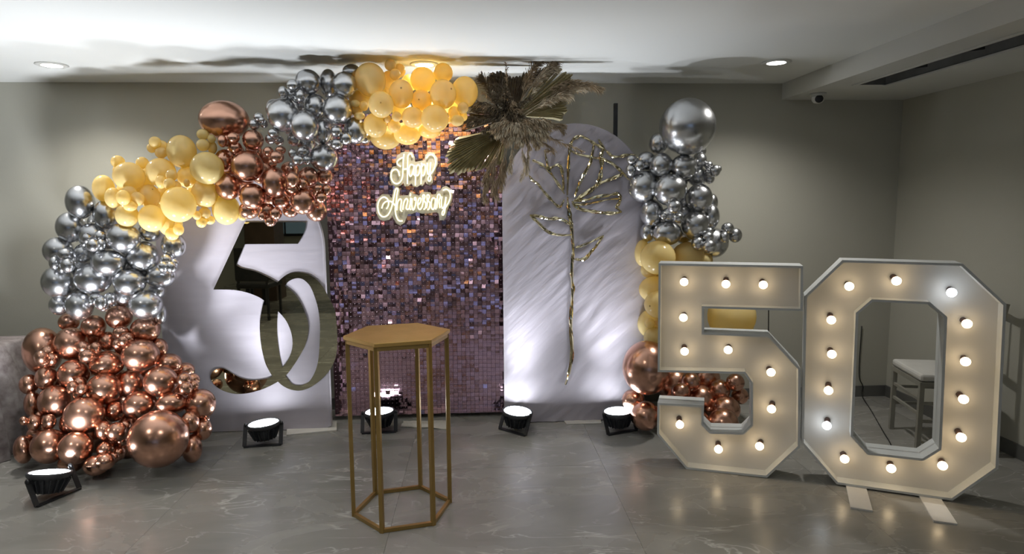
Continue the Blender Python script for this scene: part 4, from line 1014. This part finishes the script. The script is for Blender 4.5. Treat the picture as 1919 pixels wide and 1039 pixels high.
# boards and paper on the floor
def flat(name, label, cat, px, th, M, wob=0., n=1):
    g = [ground(*q) for q in px]; c = sum(g, Vector())/4; t = MB()
    nu, nv = (14, 6) if wob else (1, 1); rw = random.Random(len(name)); top = []
    for j in range(nv+1):
        for i in range(nu+1):
            u, v = i/nu, j/nv; p = g[0].lerp(g[1], u).lerp(g[3].lerp(g[2], u), v)-c
            if wob: p += Vector((rw.uniform(-.006, .006), rw.uniform(-.005, .005), 0)) if (i in (0, nu) or j in (0, nv)) else Vector()
            top.append(p+Vector((0, 0, th+(wob*(.5+noise.noise(Vector((u*5, v*3, 1.)))) if wob else 0))))
    k = len(top); bot = [Vector((p.x, p.y, max(p.z-th, .0005))) for p in top]; W_ = nu+1
    fs = [(j*W_+i, j*W_+i+1, (j+1)*W_+i+1, (j+1)*W_+i) for j in range(nv) for i in range(nu)]
    fs += [tuple(k+a for a in reversed(f)) for f in fs]
    ring = [i for i in range(W_)]+[j*W_+nu for j in range(1, nv+1)]+[nv*W_+i for i in range(nu-1, -1, -1)]+[j*W_ for j in range(nv-1, 0, -1)]
    for a, b in zip(ring, ring[1:]+ring[:1]): fs.append((a, k+a, k+b, b))
    return tag(fixn(t.add(top+bot, fs).build(name, M, loc=c)), label, cat)
flat('floor_board', 'pale flat board sticking out under the left arch panel', 'board', [(538, 806), (631, 792), (631, 809), (537, 818)], .010, MBOARD)
flat('wrinkled_paper', 'wrinkled pale paper sheet on the floor below the sequin wall', 'paper', [(756, 791), (842, 790), (838, 806), (752, 801)], .003, MPAPER, .008)
flat('floor_board', 'thin pale board strip at the foot of the right arch panel', 'board', [(1056, 789), (1125, 786), (1127, 795), (1062, 797)], .007, MBOARD)
# draped table at the far left
tb = thing('draped_table', 'table under a mottled floral cloth at the far left edge', 'table', (-3.45, 3.95, 0))
HT = at(10, 654, 3.9).z
def drape():
    mb = MB(); n = 96; prof = [(0., 0.), (.5, .01), (.8, .035), (1., .075)]
    hx_, hy_ = .50, .36; ring = []
    for k in range(n):
        a = 2*math.pi*k/n; c, s = math.cos(a), math.sin(a); q = max(abs(c)/hx_, abs(s)/hy_); x, y = c/q, s/q
        ring.append((x, y, c, s))
    vs = [(0, 0, HT)]
    for (f, z, o) in ((.96, 0, 0), (1., .006, .006), (1., .03, .015), (1., .2, .05), (1., .45, .085), (1., 1., .12)):
        for k, (x, y, c, s) in enumerate(ring):
            w = o+.028*min(1, z*3)*math.sin(k*.9)+.014*min(1, z*3)*math.sin(k*2.3+1)
            vs.append((x*f+c*w, y*f+s*w, HT-z*(HT-.004)))
    fs = [(0, 1+k, 1+(k+1) % n) for k in range(n)]
    for j in range(5):
        for k in range(n): fs.append((1+j*n+k, 1+(j+1)*n+k, 1+(j+1)*n+(k+1) % n, 1+j*n+(k+1) % n))
    return mb.add(vs, fs)
fixn(drape().build('tablecloth', MCLOTH, tb, True))
# chair behind the marquee 0
ch = thing('banquet_chair', 'pale bamboo-style chair with white cushion behind the marquee 0', 'chair', (2.845, 3.72, 0), (0, 0, math.radians(78)))
fixn(MB().box((-.20, -.16, .425), (.20, .20, .47)).build('seat_cushion', MCUSH, ch, bevel=.015))
MB().box((-.20, -.16, .395), (.20, .20, .423)).build('seat_frame', MCHAIR, ch)
for sx in (-.185, .185):
    MB().bar((sx, .185, 0), (sx, .185, .40), .026).build('leg', MCHAIR, ch)
    MB().bar((sx, -.135, 0), (sx, -.145, .40), .026).build('leg', MCHAIR, ch)
    MB().bar((sx, -.145, .40), (sx, -.235, .90), .026).build('back_post', MCHAIR, ch)
    for z in (.18, .29): MB().bar((sx, -.14, z), (sx, .185, z), .016).build('stretcher', MCHAIR, ch)
for z in (.22, .31): MB().bar((-.185, .185, z), (.185, .185, z), .016).build('stretcher', MCHAIR, ch)
for z in (.20,): MB().bar((-.185, -.14, z), (.185, -.14, z), .016).build('stretcher', MCHAIR, ch)
for z, y in ((.60, -.181), (.88, -.231)): MB().bar((-.185, y, z), (.185, y, z), .022).build('back_rail', MCHAIR, ch)
for k in range(4): MB().bar((-.11+k*.073, -.181, .60), (-.11+k*.073, -.231, .88), .012).build('spindle', MCHAIR, ch)
# cables
def cable(label, pts):
    return tag(MB().tube(smoothpath([Vector(p) for p in pts], sub=8), .0035, 6).build('power_cable', MCABLE, None, True), label, 'cable')
g = [ground(x, y) for x, y in ((1632, 770), (1655, 810), (1670, 836))]
w0 = at(1610, 700, YB-.01); w1 = at(1617, 724, YB-.02)
cable('black power cable running down the wall behind the marquee 0', [(w0.x, w0.y, .55), w0, w1, (w1.x-.02, YB-.05, .02)]+[Vector((p.x, p.y, .004)) for p in g]+[(2.35, 3.35, .004)])
w2 = at(1440, 590, 3.9)
cable('thin black wire hanging behind the marquee 5', [(w2.x, 3.9, 1.05), (w2.x+.01, 3.92, .8), (w2.x+.02, 3.9, .4), (w2.x+.05, 3.85, .004)])
